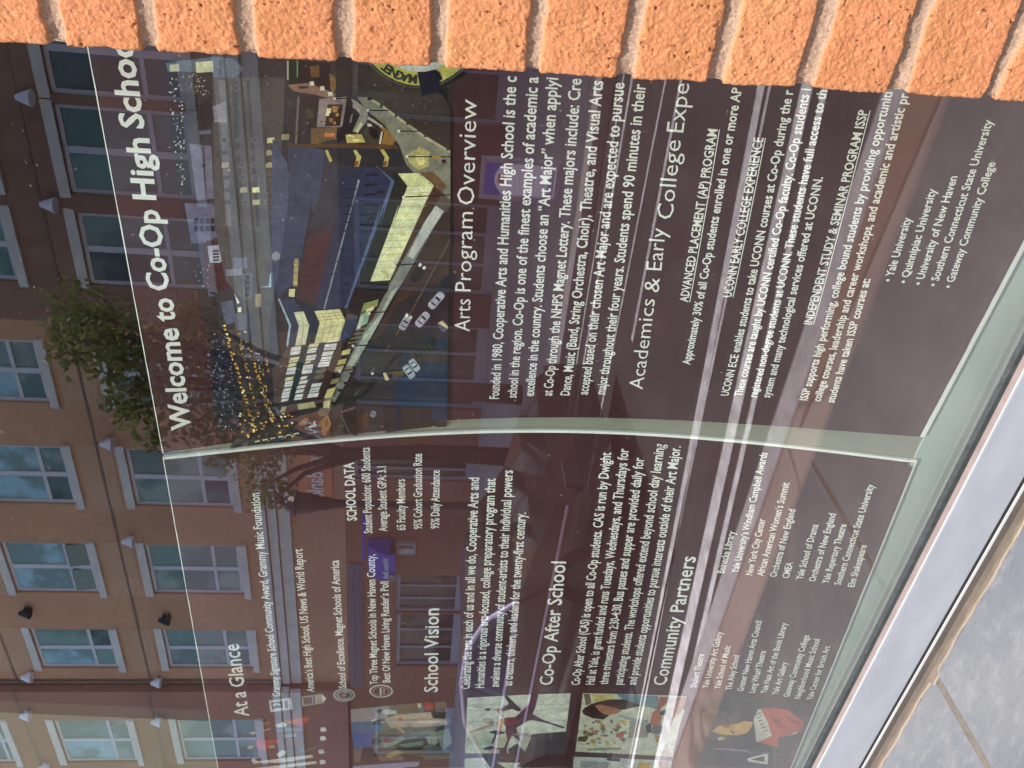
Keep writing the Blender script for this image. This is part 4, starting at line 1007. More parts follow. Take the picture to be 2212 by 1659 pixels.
 ('L', 'award_logo  '):[[337,-10582,726,-10628,734,-10668,757,-10699,792,-10718,837,-10722,886,-10711,934,-10687,978,-10651,1012,-10608,1033,-10561,1040,-10516,1031,-10476,1008,-10446,973,-10428,929,-10424,881,-10434,833,-10458,790,-10493,756,-10536,734],
[338,-10581,748,-10619,755,-10654,774,-10680,805,-10695,843,-10699,885,-10690,927,-10669,965,-10639,994,-10602,1013,-10563,1018,-10524,1011,-10491,991,-10465,961,-10450,923,-10447,882,-10455,840,-10476,803,-10505,773,-10541,754],
[339,-10579,780,-10609,785,-10635,800,-10655,824,-10667,853,-10670,885,-10663,917,-10647,945,-10623,968,-10595,982,-10565,987,-10535,981,-10509,966,-10489,943,-10477,914,-10475,882,-10482,850,-10497,822,-10520,799,-10548,785],
[340,-10577,805,-10601,809,-10622,820,-10638,838,-10647,860,-10649,885,-10644,909,-10631,930,-10613,948,-10591,958,-10566,962,-10543,957,-10522,946,-10506,928,-10497,906,-10495,882,-10500,858,-10512,836,-10531,819,-10553,808],
[341,-10574,855,-10583,857,-10592,861,-10598,868,-10602,877,-10603,887,-10601,897,-10596,906,-10588,913,-10579,918,-10569,919,-10560,917,-10551,913,-10545,905,-10541,896,-10540,886,-10542,877,-10547,868,-10555,861,-10564,856],
[325,-10655,886,-10644,833,-10717,833,-10728,887],
[325,-10463,889,-10461,839,-10515,840,-10520,890]],
 ('L', 'award_logo   '):[[342,-10527,190,-10573,197,-10614,221,-10645,258,-10664,306,-10668,358,-10658,411,-10633,459,-10598,496,-10555,521,-10509,529,-10463,521,-10424,497,-10393,460,-10375,413,-10371,361,-10381,309,-10404,262,-10439,224,-10481,199],
[66,-10526,215,-10563,222,-10596,242,-10621,274,-10636,314,-10639,359,-10631,404,-10611,444,-10582,476,-10548,497,-10510,504,-10474,497,-10442,477,-10417,445,-10402,405,-10399,361,-10407,316,-10426,276,-10454,244,-10489,223],
[343,-10525,241,-10555,246,-10581,263,-10601,289,-10613,322,-10616,359,-10609,396,-10593,429,-10570,456,-10542,473,-10512,479,-10482,473,-10456,456,-10436,430,-10424,397,-10422,361,-10428,324,-10444,291,-10467,264,-10495,247],
[344,-10524,255,-10550,260,-10574,274,-10591,297,-10602,327,-10604,359,-10598,391,-10584,421,-10564,444,-10539,459,-10512,464,-10486,459,-10463,445,-10446,422,-10435,393,-10433,361,-10439,328,-10453,299,-10473,276,-10497,260],
[342,-10443,382,-10445,357,-10616,352,-10615,377],
[345,-10457,335,-10459,303,-10590,301,-10589,334]],
}
DOTS=[([(-1995,2204),(-1998,2087),(-2517,2121),(-3096,2190),(-3111,2222)],75,[(244,238,220),(232,230,224),(255,244,216),(216,216,232)],4,10),([(-1986,2075),(-1970,1860),(-2144,1878),(-2153,2016),(-2089,2087)],40,[(244,238,220),(232,230,224),(255,244,216),(160,128,96)],3,9),([(-1821,1800),(-1965,1315),(-2247,1333),(-2271,1684)],10,[(244,238,220),(232,230,224)],3,6),([(-3776,2202),(-3770,2036),(-4043,2065),(-4016,2178)],12,[(244,238,220),(232,230,224),(255,244,216),(216,216,232)],4,8),([(-4656,2144),(-4538,1943),(-5097,1943),(-5861,1963),(-5835,2203),(-5002,2195)],60,[(244,238,220),(232,230,224),(255,244,216),(216,216,232),(154,164,192),(176,180,196),(136,144,168)],4,9),([(-4656,2144),(-4538,1943),(-5097,1943),(-5861,1963),(-5835,2203),(-5002,2195)],60,[(92,94,116),(68,70,90),(106,108,128)],9,20),([(-4422,1985),(-4422,1953),(-5882,1777),(-5877,1815)],68,[(216,160,64),(240,192,80),(232,184,72),(176,120,40),(255,240,176)],4.8,18.0),([(-4520,1861),(-4520,1829),(-5891,1698),(-5886,1735)],68,[(216,160,64),(240,192,80),(232,184,72),(176,120,40),(255,240,176)],3.5999999999999996,12.6),([(-4520,1794),(-4519,1761),(-5793,1579),(-5790,1617)],72,[(216,160,64),(240,192,80),(232,184,72),(176,120,40),(255,240,176)],4.2,14.4),([(-4777,1693),(-4777,1660),(-5729,1566),(-5726,1604)],44,[(216,160,64),(240,192,80),(232,184,72),(176,120,40),(255,240,176)],3.5999999999999996,11.700000000000001),([(-4777,1610),(-4777,1577),(-5050,1570),(-5050,1606)],20,[(216,160,64),(240,192,80),(232,184,72),(176,120,40),(255,240,176)],3.5999999999999996,11.700000000000001),([(-5560,1969),(-5566,1614),(-5684,1314),(-6014,1365),(-6102,1945)],40,[(216,160,64),(240,192,80),(232,184,72),(176,120,40),(255,240,176)],8,22),([(-5765,1201),(-5786,1114),(-6021,1128),(-6020,1253)],14,[(208,208,224),(144,120,128),(255,240,192)],8,18),([(-2047,1823),(-2006,1250),(-2364,1270),(-3344,1416),(-3368,1455),(-4056,1463),(-4724,1634),(-4160,1775),(-3946,1912)],110,[(100,96,95),(74,70,70),(116,112,114),(64,60,62)],3,11),([(-3073,675),(-4236,974),(-4212,726),(-3059,425)],60,[(36,40,54),(64,74,100),(44,50,72)],4,12),([(-2611,1248),(-2591,932),(-3324,1020),(-3095,1062),(-3923,1230),(-4118,1401),(-3191,1293)],60,[(78,88,116),(56,64,88),(96,104,126)],4,14),([(-1834,781),(-1969,98),(-1985,-167),(-2478,-193),(-2354,36),(-2106,430),(-1990,714)],70,[(84,76,68),(54,48,46),(96,88,80)],4,14),([(-3926,-257),(-4623,-293),(-4826,274),(-5435,649),(-4604,420),(-4178,197)],60,[(66,62,64),(44,42,46),(80,72,66)],4,13),([(-2119,538),(-2418,59),(-2557,-172),(-3029,-196),(-2646,177)],40,[(156,154,138),(118,116,104),(60,56,52)],4,10),([(-3063,-211),(-3881,189),(-5201,763),(-5199,866),(-4017,352),(-3233,5)],40,[(156,156,148),(116,116,110),(50,46,44)],4,9),([(-2026,1205),(-2098,904),(-2501,917),(-2522,1231)],30,[(90,76,66),(160,130,80),(40,34,34)],4,11)]

XE=-.616; ZT=1.8785; ZB=1.0
def bow(w,x,z):
    t=min(max((z-ZB)/(ZT-ZB),0),1); p=math.sin(math.pi*t)
    return .03+(p*(.004+.064*math.exp(-max(x-XE,0)/.13)) if w=='R' else p*(.012+.043*math.exp(-max(XE-x,0)/.2)))
STEP=.012
def cut(polys,ax):
    out=[]
    for p in polys:
        lo=min(q[ax] for q in p); hi=max(q[ax] for q in p); k=math.floor(lo/STEP)+1; cur=p
        while k*STEP<hi-1e-7 and cur:
            c=k*STEP; a=[];b=[]
            for i,q in enumerate(cur):
                n=cur[(i+1)%len(cur)]; (a if q[ax]<=c else b).append(q)
                if (q[ax]-c)*(n[ax]-c)<0:
                    t=(c-q[ax])/(n[ax]-q[ax]); m=(q[0]+(n[0]-q[0])*t,q[1]+(n[1]-q[1])*t); a.append(m); b.append(m)
            if len(a)>2: out.append(a)
            cur=b if len(b)>2 else None; k+=1
        if cur: out.append(cur)
    return out
def lay(mb,w,pts,lvl,c=None):
    tri=tessellate_polygon([[Vector((x,z,0)) for x,z in pts]])
    ps=[[pts[i] for i in t] for t in tri]
    for p in cut(cut(ps,0),1):
        ar=sum(p[i][0]*p[(i+1)%len(p)][1]-p[(i+1)%len(p)][0]*p[i][1] for i in range(len(p)))
        if abs(ar)<1e-10: continue
        if ar<0: p=p[::-1]
        mb.poly([(x,bow(w,x,z)-lvl,z) for x,z in p],c)
OUTL={'R':[(-.6111,1.8783),(.12,1.8838),(.12,.969),(-.3098,.9879),(-.5533,1.0011)],'L':[(-.6166,1.879),(-.5885,.9960),(-1.2396,.9645),(-1.262,.9638),(-1.240,1.8785)]}
def sheet(w,root):
    o=OUTL[w]; m=MB(); lay(m,w,o,0); s=m.build("sheet",M_POSTER,root)
    # foam core edge and white margin
    e=MB(); n=len(o)
    for i in range(n):
        a,b=o[i],o[(i+1)%n]; K=max(1,int(math.dist(a,b)/.015))
        dx,dz=(b[0]-a[0]),(b[1]-a[1]); ln=math.hypot(dx,dz)
        vert=abs(dz)>abs(dx); bot=not vert and a[1]<1.3; top=not vert and a[1]>1.3
        mg=.0035 if (vert and w=='L' and a[0]>-.7) else .0055 if bot and w=='R' else .0022 if bot else .0007 if top else .0
        prev=None
        for k in range(K+1):
            t=k/K; x,z=a[0]+dx*t,a[1]+dz*t; j=rn.uniform(0,.0006) if (top or bot) else 0
            cx,cz=-.55 if w=='R' else -.9,1.44
            ix,iz=(x+(mg+j)*(1 if cx>x else -1),z) if vert else (x,z+(mg+j)*(1 if bot else -1))
            cur=((x,bow(w,x,z)-.0001,z),(ix,bow(w,ix,iz)-.0004,iz),(x,bow(w,x,z)+.0038,z))
            if prev:
                e.poly([prev[0],cur[0],cur[1],prev[1]]); e.poly([prev[0],prev[2],cur[2],cur[0]])
            prev=cur
    ed=e.build("foam_edge",M_FOAM,root)
STY={'H':.0007,'N':-.0001,'P':.00026,'Q':.00026,'L':.00022,'G':.0003,'W':.0002,'D':.00045,'X':.0003,'Y':.0002}
def glyphs(txt,cap,off,cond):
    cu=bpy.data.curves.new("t",'FONT'); cu.body=txt; cu.size=cap/.73; cu.resolution_u=2; cu.offset=off; cu.space_word=1.0
    ob=bpy.data.objects.new("t",cu); col.objects.link(ob); dg=bpy.context.evaluated_depsgraph_get(); dg.update()
    me=bpy.data.meshes.new_from_object(ob.evaluated_get(dg)); vs=[v.co.copy() for v in me.vertices]; fs=[tuple(p.vertices) for p in me.polygons]
    bpy.data.objects.remove(ob); bpy.data.curves.remove(cu); bpy.data.meshes.remove(me); return vs,fs
_v,_f=glyphs("H",.73,0,1); CAPF=max(v.y for v in _v)/.73; _v,_f=glyphs("x",.73,0,1); XH=max(v.y for v in _v)/(.73*CAPF)
XT={'H':.68,'N':.63}      # lower case height wanted, as a share of the capitals
def put_text(mb,w,st,txt,x0,z0,x1,z1,under=False):
    ln=math.hypot(x1-x0,z1-z0); cap=CAP[st]; vs,fs=glyphs(txt,cap/CAPF,STY[st],1); xt=XT.get(st,.71)
    for v in vs:
        h=v.y/cap
        if 0<h<=XH: v.y=cap*h*xt/XH
        elif XH<h<1: v.y=cap*(xt+(h-XH)*(1-xt)/(1-XH))
    lo=min(v.x for v in vs); hi=max(v.x for v in vs); s=ln/(hi-lo); i=len(mb.v); ux,uz=(x1-x0)/ln,(z1-z0)/ln
    for v in vs:
        a=(v.x-lo)*s; x=x0+ux*a; z=z0+uz*a+v.y; mb.v.append((x,bow(w,x,z)-.0004,z))
    for f in fs: mb.f.append(tuple(i+k for k in f)); mb.c.append(None)
    if under:
        d=cap*.16; th=cap*.1; lay(mb,w,[(x0,z0-d-th),(x1,z1-d-th),(x1,z1-d),(x0,z0-d)],.0004)
PAR={}
PAR['R']=thing("school_poster","plum poster headed Welcome with a large aerial photo of a lit building","poster",(-.3,.03,1.0),"posters inside the window")
PAR['L']=thing("school_poster","plum poster headed At a Glance with small photos down its left side","poster",(-.9,.03,1.0),"posters inside the window")
for wv in 'RL': sheet(wv,PAR[wv])
# pale strip bridging the gap from the left poster's edge to the curled edge of the right one
gs=MB(); KS=60; P0=[]
for i in range(KS+1):
    f=i/KS; z=.992+(1.879-.992)*f; xl=-.5885+(-.6166+.5885)*f; xr=-.5533+(-.6111+.5533)*f; zr=1.0011+(1.8783-1.0011)*f
    P0.append([(xl-.004,bow('L',xl,z)+.0045,z),(xl*.5+xr*.5,(bow('L',xl,z)+bow('R',xr,zr))/2+.006,(z+zr)/2),(xr+.006,bow('R',xr,zr)+.0045,zr)])
for a,b in zip(P0,P0[1:]):
    for j in (0,1): gs.poly([a[j],a[j+1],b[j+1],b[j]])
gs.build("gap_strip",M_BACK,PAR['L'],smooth=True)
blk={}
for w_,b_,s_,t_,x0,z0,x1,z1 in TEXT:
    mb=blk.setdefault((w_,b_),MB()); put_text(mb,w_,s_[0],t_,x0*1e-4,z0*1e-4,x1*1e-4,z1*1e-4,'!' in s_)
for (w_,b_),mb in blk.items(): mb.build(b_.strip(),M_TEXT,PAR[w_])
for (w_,b_),dat in PRINT.items():
    mb=MB(); boxes=[]
    for v in dat:
        c=tuple(min(.93,max(.003,k*(1.15 if w_=='R' else 1.0)-.012)) for k in lin(PAL[v[0]])); pts=[(v[i]*1e-4,1.6+v[i+1]*1e-4) for i in range(1,len(v),2)]
        bx=(min(p[0] for p in pts),max(p[0] for p in pts),min(p[1] for p in pts),max(p[1] for p in pts))
        lv=1+max([l for b,l in boxes if b[0]<bx[1] and bx[0]<b[1] and b[2]<bx[3] and bx[2]<b[3]],default=0); boxes.append((bx,lv)); lay(mb,w_,pts,.0003+lv*.00004,c)
    if b_=='aerial_photo':
        rg=random.Random(11)
        def inside(p,poly):
            r=False
            for i in range(len(poly)):
                (x1,y1),(x2,y2)=poly[i],poly[i-1]
                if (y1>p[1])!=(y2>p[1]) and p[0]<(x2-x1)*(p[1]-y1)/(y2-y1)+x1: r=not r
            return r
        for poly,n,cols,smin,smax in DOTS:
            poly=[(a*1e-4,1.6+b*1e-4) for a,b in poly]; xa,xb=min(p[0] for p in poly),max(p[0] for p in poly); za,zb=min(p[1] for p in poly),max(p[1] for p in poly); k=0
            while k<n:
                p=(rg.uniform(xa,xb),rg.uniform(za,zb))
                if not inside(p,poly): continue
                k+=1; r=rg.uniform(smin,smax)*1e-4; c=sc_(lin(rg.choice(cols)),1.1); an=rg.random()*6
                mb.poly([(p[0]+r*math.cos(an+t)*rg.uniform(.6,1.1),bow('R',*p)-.0031-k*2e-6,p[1]+r*math.sin(an+t)*rg.uniform(.6,1.1)) for t in (0,1.25,2.5,3.8,5)],c)
    o=mb.build(b_.strip(),M_PRINT,PAR[w_])
# round seal, lettering running round its rim
sx,sz,sr=-.1429,1.6127,.0526
def ringpoly(r0,r1,a0,a1,lvl,c,mb,n=40):
    for i in range(n):
        p=a0+(a1-a0)*i/n; q=a0+(a1-a0)*(i+1)/n
        pts=[(sx+r*math.cos(t),sz+r*math.sin(t)) for r,t in ((r0,p),(r1,p),(r1,q),(r0,q))]; mb.poly([(x,bow('R',x,z)-lvl,z) for x,z in pts[::-1]],c)
mb=MB(); ringpoly(sr-.0006,sr+.0008,0,6.2832,.0034,(.10,.10,.09),mb); ringpoly(sr-.0016,sr-.0006,0,6.2832,.00345,(.01,.01,.012),mb); ringpoly(.0395,sr-.0016,0,6.2832,.00345,(.60,.60,.13),mb); ringpoly(0,.0395,0,6.2832,.0035,(.66,.74,.70),mb)
mb.build("seal_ring",M_PRINT,PAR['R'])
mb=MB()
for ch,an in zip("MAGNET",(177.0,167.9,162.5,155.7,150.1,146.0)):
    vs,fs=glyphs(ch,.0074,.0004,1); cxm=(min(v.x for v in vs)+max(v.x for v in vs))/2; t=R(an); i=len(mb.v)
    ur=(math.cos(t),math.sin(t)); ut=(math.sin(t),-math.cos(t))
    for v in vs:
        rr=.0422+v.y; x=sx+ur[0]*rr+ut[0]*(v.x-cxm); z=sz+ur[1]*rr+ut[1]*(v.x-cxm); mb.v.append((x,bow('R',x,z)-.0037,z))
    for f in fs: mb.f.append(tuple(i+k for k in f)); mb.c.append(None)
mb.build("seal_lettering",M_INK,PAR['R'])
for o in PAR['R'].children:
    if o.name.startswith('seal_emblem'):
        for v in o.data.vertices: v.co.y-=.0036
        o.name='seal_ribbon'; o.data.name='seal_ribbon'
# ---------------------------------------------------------------- across the street (seen reflected in the glass)
YF=-16.284; D=17
def fx(v): return v*D
def fz(v): return 1.6+v*D
M_FRAMEW=plain("far_window_frame",(.62,.61,.66),.5,var=.05); M_DKGLASS=None
def pane_mat(name,c,c2):
    k=N(name); f=k.noise(.9,3); k.base(k.ramp(f,[(.42,c),(.52,c2)])); k.val(Roughness=.04); k.b.inputs["Specular IOR Level"].default_value=.45; return k.m
M_PANE=[pane_mat("blue_green_pane",(.14,.22,.19),(.20,.30,.27)),pane_mat("pale_blind_pane",(.30,.38,.34),(.14,.20,.19)),pane_mat("dark_pane",(.05,.075,.075),(.11,.16,.15)),pane_mat("painted_sky_pane",(.34,.55,.62),(.18,.28,.27))]
fac=thing("brick_building","long red brick building with rows of paired windows across the street","building",(fx(-.9),YF,0))
WX=[(-.30,-.2),(-.419,-.311),(-.543,-.443),(-.735,-.632),(-.926,-.813),(-1.124,-1.009),(-1.32,-1.215)]; WW=[(-1.58,-1.445),(-1.8,-1.69),(-2.0,-1.9)]
ROWS=[(.278,.427),(.512,.645),(.735,.788)]
def facade(x0,x1,wins,yf,mat,zlo,ztop):
    m=MB(); xs=sorted({x0,x1,*[v for q in wins for v in q]}); zs=sorted({zlo,ztop,*[v for q in ROWS for v in q]})
    for a,b in zip(xs,xs[1:]):
        for c,d in zip(zs,zs[1:]):
            if any(q[0]<=a and b<=q[1] for q in wins) and any(q[0]<=c and d<=q[1] for q in ROWS): continue
            m.poly([(fx(b),yf,fz(c)),(fx(a),yf,fz(c)),(fx(a),yf,fz(d)),(fx(b),yf,fz(d))])
    for q in wins:
        for r in ROWS:
            X0,X1,Z0,Z1=fx(q[0]),fx(q[1]),fz(r[0]),fz(r[1]); b=yf-.16
            m.poly([(X0,yf,Z0),(X0,b,Z0),(X0,b,Z1),(X0,yf,Z1)]); m.poly([(X1,yf,Z0),(X1,yf,Z1),(X1,b,Z1),(X1,b,Z0)]); m.poly([(X0,yf,Z1),(X0,b,Z1),(X1,b,Z1),(X1,yf,Z1)]); m.poly([(X0,yf,Z0),(X1,yf,Z0),(X1,b,Z0),(X0,b,Z0)])
    return m
facade(-1.36,-.60,WX[3:],YF,M_FAC,.108,.8).build("wall",M_FAC,fac); facade(-.60,.5,WX[:3],YF,M_FAC,.108,.8).build("dimmed_wall",M_FACD,fac)
for a,b in WX[3:]:
    for zl,zh in ((.445,.495),(.66,.718)): MB().box(fx(a)-.1,fx(b)+.1,YF,YF+.012,fz(zl),fz(zh)).build("tan_spandrel",M_FACT,fac)
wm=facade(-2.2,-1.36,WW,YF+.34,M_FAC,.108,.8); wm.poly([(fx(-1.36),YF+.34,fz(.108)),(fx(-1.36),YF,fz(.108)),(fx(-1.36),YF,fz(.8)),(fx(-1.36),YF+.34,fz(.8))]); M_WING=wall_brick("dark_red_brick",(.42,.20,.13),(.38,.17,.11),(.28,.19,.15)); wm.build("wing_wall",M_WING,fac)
MB().box(fx(-2.2),fx(.5),YF-8,YF-.4,-.2,fz(.795)).build("core",M_FAC,fac)
rw=random.Random(5)
def window(q,r,yf,i):
    X0,X1,Z0,Z1=fx(q[0]),fx(q[1]),fz(r[0]),fz(r[1]); yb=yf-.14; m=MB(); t=.09; xm=(X0+X1)/2; zt=Z0+(Z1-Z0)*.30
    m.box(X0,X0+t,yb,yb+.06,Z0,Z1); m.box(X1-t,X1,yb,yb+.06,Z0,Z1); m.box(X0+t,X1-t,yb,yb+.06,Z1-t,Z1); m.box(X0+t,X1-t,yb,yb+.06,Z0,Z0+t*1.4)
    m.box(xm-.07,xm+.07,yb,yb+.065,Z0+t*1.4,Z1-t); m.box(X0+t,xm-.07,yb,yb+.055,zt-.04,zt+.05); m.box(xm+.07,X1-t,yb,yb+.055,zt-.04,zt+.05)
    o=m.build("window",M_FRAMEW,fac)
    for (a,b,c,d) in ((X0+t,xm-.07,zt+.05,Z1-t),(xm+.07,X1-t,zt+.05,Z1-t),(X0+t,xm-.07,Z0+t*1.4,zt-.04),(xm+.07,X1-t,Z0+t*1.4,zt-.04)):
        # a tipped open hopper now and then, else flush glass
        m=MB(); tilt=.10 if (i==16 and d<Z1-.6) else 0
        m.poly([(b,yb+.03,c),(a,yb+.03,c),(a,yb+.03+tilt,d),(b,yb+.03+tilt,d)]); k=(rw.choice((3,3,3,0)) if r is ROWS[1] and c>zt and q[0]<-.6 else rw.choice((0,0,2)) if q[0]>-.6 else rw.choice((0,1,1,2)))
        p=m.build("pane",M_PANE[k],o)
    MB().box(X0-.08,X1+.08,yf-.02,yf+.09,Z0-.19,Z0-.002).build("sill",M_STONE,fac); MB().box(X0-.08,X1+.08,yf-.02,yf+.035,Z1+.002,Z1+.22).build("lintel",M_STONE,fac)
n=0
for q in WX:
    for r in ROWS: window(q,r,YF,n); n+=1
for q in WW:
    for r in ROWS: window(q,r,YF+.34,n); n+=1
M_JOINT=plain("dark_joint",(.24,.15,.11),.9)
for zc in (.465,.695): MB().box(fx(-1.36),fx(.5),YF-.02,YF+.018,fz(zc)-.04,fz(zc)+.03).build("course_joint",M_JOINT,fac); MB().box(fx(-2.2),fx(-1.36)+.012,YF+.3,YF+.352,fz(zc)-.05,fz(zc)+.03).build("course_joint",M_JOINT,fac)
MB().tube([(fx(-1.353),YF+.06,fz(.2)),(fx(-1.353),YF+.06,fz(.8))],.05,8).build("downpipe",M_JOINT,fac)
cb=MB()
for a,b,e in ((.228,.24,.34),(.213,.2265,.24),(.193,.2115,.14)):
    cb.box(fx(-1.36)+e,fx(.5),YF,YF+e,fz(a),fz(b)); cb.box(fx(-2.2),fx(-1.36)+e,YF+.34,YF+.34+e,fz(a),fz(b))
cb.build("cornice",M_STONE,fac)
# ground floor: piers, shop fronts, sign band
M_SHOP=pane_mat("shop_glass",(.030,.034,.030),(.10,.105,.085)); M_SHOPF=plain("shop_frame",(.36,.34,.40),.5,var=.1); M_BASE=wall_brick("shopfront_brick",(.36,.15,.08),(.32,.13,.07),(.3,.2,.14))
OPEN=[(-.30,-.12,.09),(-.53,-.40,.09),(-.72,-.58,.09),(-.86,-.80,.095),(-1.165,-1.07,.024),(-1.312,-1.168,.022),(-1.60,-1.44,.06),(-1.9,-1.7,.06)]
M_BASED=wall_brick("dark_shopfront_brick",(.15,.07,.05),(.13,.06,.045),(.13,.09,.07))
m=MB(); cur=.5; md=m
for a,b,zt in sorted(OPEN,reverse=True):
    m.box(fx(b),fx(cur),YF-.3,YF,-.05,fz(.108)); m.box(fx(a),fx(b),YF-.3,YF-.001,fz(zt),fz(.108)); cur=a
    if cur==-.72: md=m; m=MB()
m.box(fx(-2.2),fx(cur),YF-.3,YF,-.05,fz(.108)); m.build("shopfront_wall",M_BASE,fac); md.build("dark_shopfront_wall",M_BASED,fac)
for a,b,zt in OPEN:
    X0,X1,Z1=fx(a),fx(b),fz(zt); f=MB(); f.box(X0,X0+.09,YF-.2,YF-.08,0,Z1); f.box(X1-.09,X1,YF-.2,YF-.08,0,Z1); f.box(X0+.09,X1-.09,YF-.2,YF-.08,Z1-.12,Z1); f.box(X0+.09,X1-.09,YF-.2,YF-.08,0,.25)
    for k in (1,2): xx=X0+(X1-X0)*k/3; f.box(xx-.03,xx+.03,YF-.2,YF-.09,.25,Z1-.12)
    o=f.build("shop_window",M_SHOPF,fac); g=MB(); g.poly([(X1-.09,YF-.15,.25),(X0+.09,YF-.15,.25),(X0+.09,YF-.15,Z1-.12),(X1-.09,YF-.15,Z1-.12)]); g.build("shop_pane",M_SHOP,o)
M_LOUV=plain("grey_louvre",(.16,.14,.19),.6,var=.2)
lv=MB()
for i in range(5): lv.box(fx(-1.368),fx(-1.043),YF+.345 if False else YF+.01,YF+.05+.03*(i%2),fz(.081)+i*.085,fz(.081)+i*.085+.07)
lv.build("louvre_band",M_LOUV,fac)
# wall lamps
M_LAMPW=plain("white_lamp_metal",(.82,.80,.86),.5,var=.05); M_LAMPB=plain("black_lamp_metal",(.02,.022,.02),.5)
for x,z,bk,y in [(-.18,.452,0,0),(-.303,.452,0,0),(-.43,.452,0,0),(-.59,.45,0,0),(-.796,.446,0,0),(-.991,.446,0,0),(-1.176,.416,1,0),(-1.346,.452,0,0),(-1.434,.458,0,.34),(-1.605,.459,0,.34),(-1.161,.637,1,0),(-1.33,.67,0,0),(-1.414,.683,0,.34),(-1.579,.686,0,.34)]:
    b=YF+y; m=MB().tube([(fx(x),b+.2,fz(z)-.16),(fx(x),b+.2,fz(z)+.0),(fx(x),b+.2,fz(z)+.14)],[.17,.11,.05],10); m.box(fx(x)-.04,fx(x)+.04,b,b+.2,fz(z)-.02,fz(z)+.05)
    m.build("wall_lamp",M_LAMPB if bk else M_LAMPW,fac)
# lettering facing the street reads right to left in x
def sign_text(mb,txt,xl,z0,xr,h,y):
    vs,fs=glyphs(txt,h,.004,1); lo=min(v.x for v in vs); hi=max(v.x for v in vs); s=(xr-xl)/(hi-lo); i=len(mb.v)
    for v in vs: mb.v.append((xr-(v.x-lo)*s,y,z0+v.y))
    for f in fs: mb.f.append(tuple(i+k for k in reversed(f)) if False else tuple(i+k for k in f)); mb.c.append(None)
M_SIGNB=plain("terracotta_panel",(.72,.26,.11),.7,var=.12); M_SIGNL=plain("silver_letters",(.93,.93,.97),.6,var=.05)
sg=thing("shop_sign","wide terracotta sign with silver bank lettering over the shopfront","sign",(fx(-.83),YF,fz(.15)))
MB().box(fx(-.905),fx(-.73),YF+.002,YF+.08,fz(.126),fz(.178)).build("sign_panel",M_SIGNB,sg)
mb=MB(); sign_text(mb,"Webster Bank",fx(-.889),fz(.1395),fx(-.745),.47,YF+.13); mb.build("sign_lettering",M_SIGNL,sg)
M_BLUE=plain("blue_canvas",(.085,.075,.50),.7,var=.12)
aw=thing("blue_awning","rounded blue awning with pale bank lettering over a cash machine","awning",(fx(-1.015),YF,fz(.05)))
m=MB(); X0,X1=fx(-1.046),fx(-.985); K=9
for i in range(K):
    a=math.pi/2*i/K; b=math.pi/2*(i+1)/K; R0=.62
    pa=(YF+.02+R0*math.sin(a),fz(.034)+R0*1.05*math.cos(a)); pb=(YF+.02+R0*math.sin(b),fz(.034)+R0*1.05*math.cos(b))
    m.poly([(X1,pa[0],pa[1]),(X0,pa[0],pa[1]),(X0,pb[0],pb[1]),(X1,pb[0],pb[1])]); m.poly([(X0,YF+.02,fz(.034)),(X0,*pb),(X0,*pa)]); m.poly([(X1,YF+.02,fz(.034)),(X1,*pa),(X1,*pb)])
m.box(X0,X1,YF+.60,YF+.64,fz(.026),fz(.034)); m.build("canopy",M_BLUE,aw)
mb=MB(); sign_text(mb,"Webster Bank",X0+.12,fz(.0365),X1-.1,.17,YF+.655); mb.build("awning_lettering",M_SIGNL,aw)
MB().box(fx(-1.035),fx(-.93),YF+.002,YF+.03,fz(.076),fz(.081)).build("blue_strip",M_BLUE,aw)
at_=thing("cash_machine","narrow grey cash machine in the wall under the blue awning","cash machine",(fx(-1.0),YF,0))
M_GREYM=plain("grey_machine",(.42,.42,.45),.4,var=.08)
m=MB(); m.box(fx(-1.014),fx(-.99),YF+.002,YF+.14,fz(-.006),fz(.026)); m.build("housing",M_GREYM,at_); MB().box(fx(-1.009),fx(-1.0),YF+.141,YF+.16,fz(-.003),fz(.022)).build("screen",M_STONE,at_); MB().box(fx(-.998),fx(-.993),YF+.141,YF+.155,fz(-.003),fz(.022)).build("keypad",M_JOINT,at_)
hx=MB(); P=[(fx(-1.036)+.16*math.cos(R(60*i)),fz(.031)+.12*math.sin(R(60*i))) for i in range(6)]
for yy,rv in ((YF+.70,0),(YF+.66,1)): hx.poly([(x,yy,z) for x,z in (P if rv else P[::-1])])
for i in range(6): a,b=P[i],P[(i+1)%6]; hx.poly([(a[0],YF+.66,a[1]),(b[0],YF+.66,b[1]),(b[0],YF+.70,b[1]),(a[0],YF+.70,a[1])])
tag(hx.build("hexagon_sign",plain("grey_green_sign",(.26,.28,.24),.6)),"small grey green hexagonal sign hanging by the blue awning","sign")
# street lamp
M_IRON=plain("dark_iron",(.028,.03,.032),.45,var=.2); dl=10.1; lx,ly=-.912*dl,-(dl-.716)
lp=thing("street_lamp","dark iron lantern post standing on the far sidewalk by a tree","street lamp",(lx,ly,0)); lz=lambda v:1.6+v*dl
MB().tube([(lx,ly,0),(lx,ly,.25),(lx,ly,.3),(lx,ly,1.0),(lx,ly,lz(.10)),(lx,ly,lz(.125)),(lx,ly,lz(.14))],[.17,.16,.11,.07,.055,.08,.12],12).build("post",M_IRON,lp,smooth=True)
MB().tube([(lx,ly,lz(.141)),(lx,ly,lz(.160)),(lx,ly,lz(.182))],[.10,.155,.18],8).build("lantern_glass",plain("dusty_lantern_glass",(.05,.045,.06),.5),lp)
MB().tube([(lx,ly,lz(.1825)),(lx,ly,lz(.186)),(lx,ly,lz(.197)),(lx,ly,lz(.2)),(lx,ly,lz(.214))],[.22,.19,.09,.05,.02],8).build("lantern_cap",M_IRON,lp)
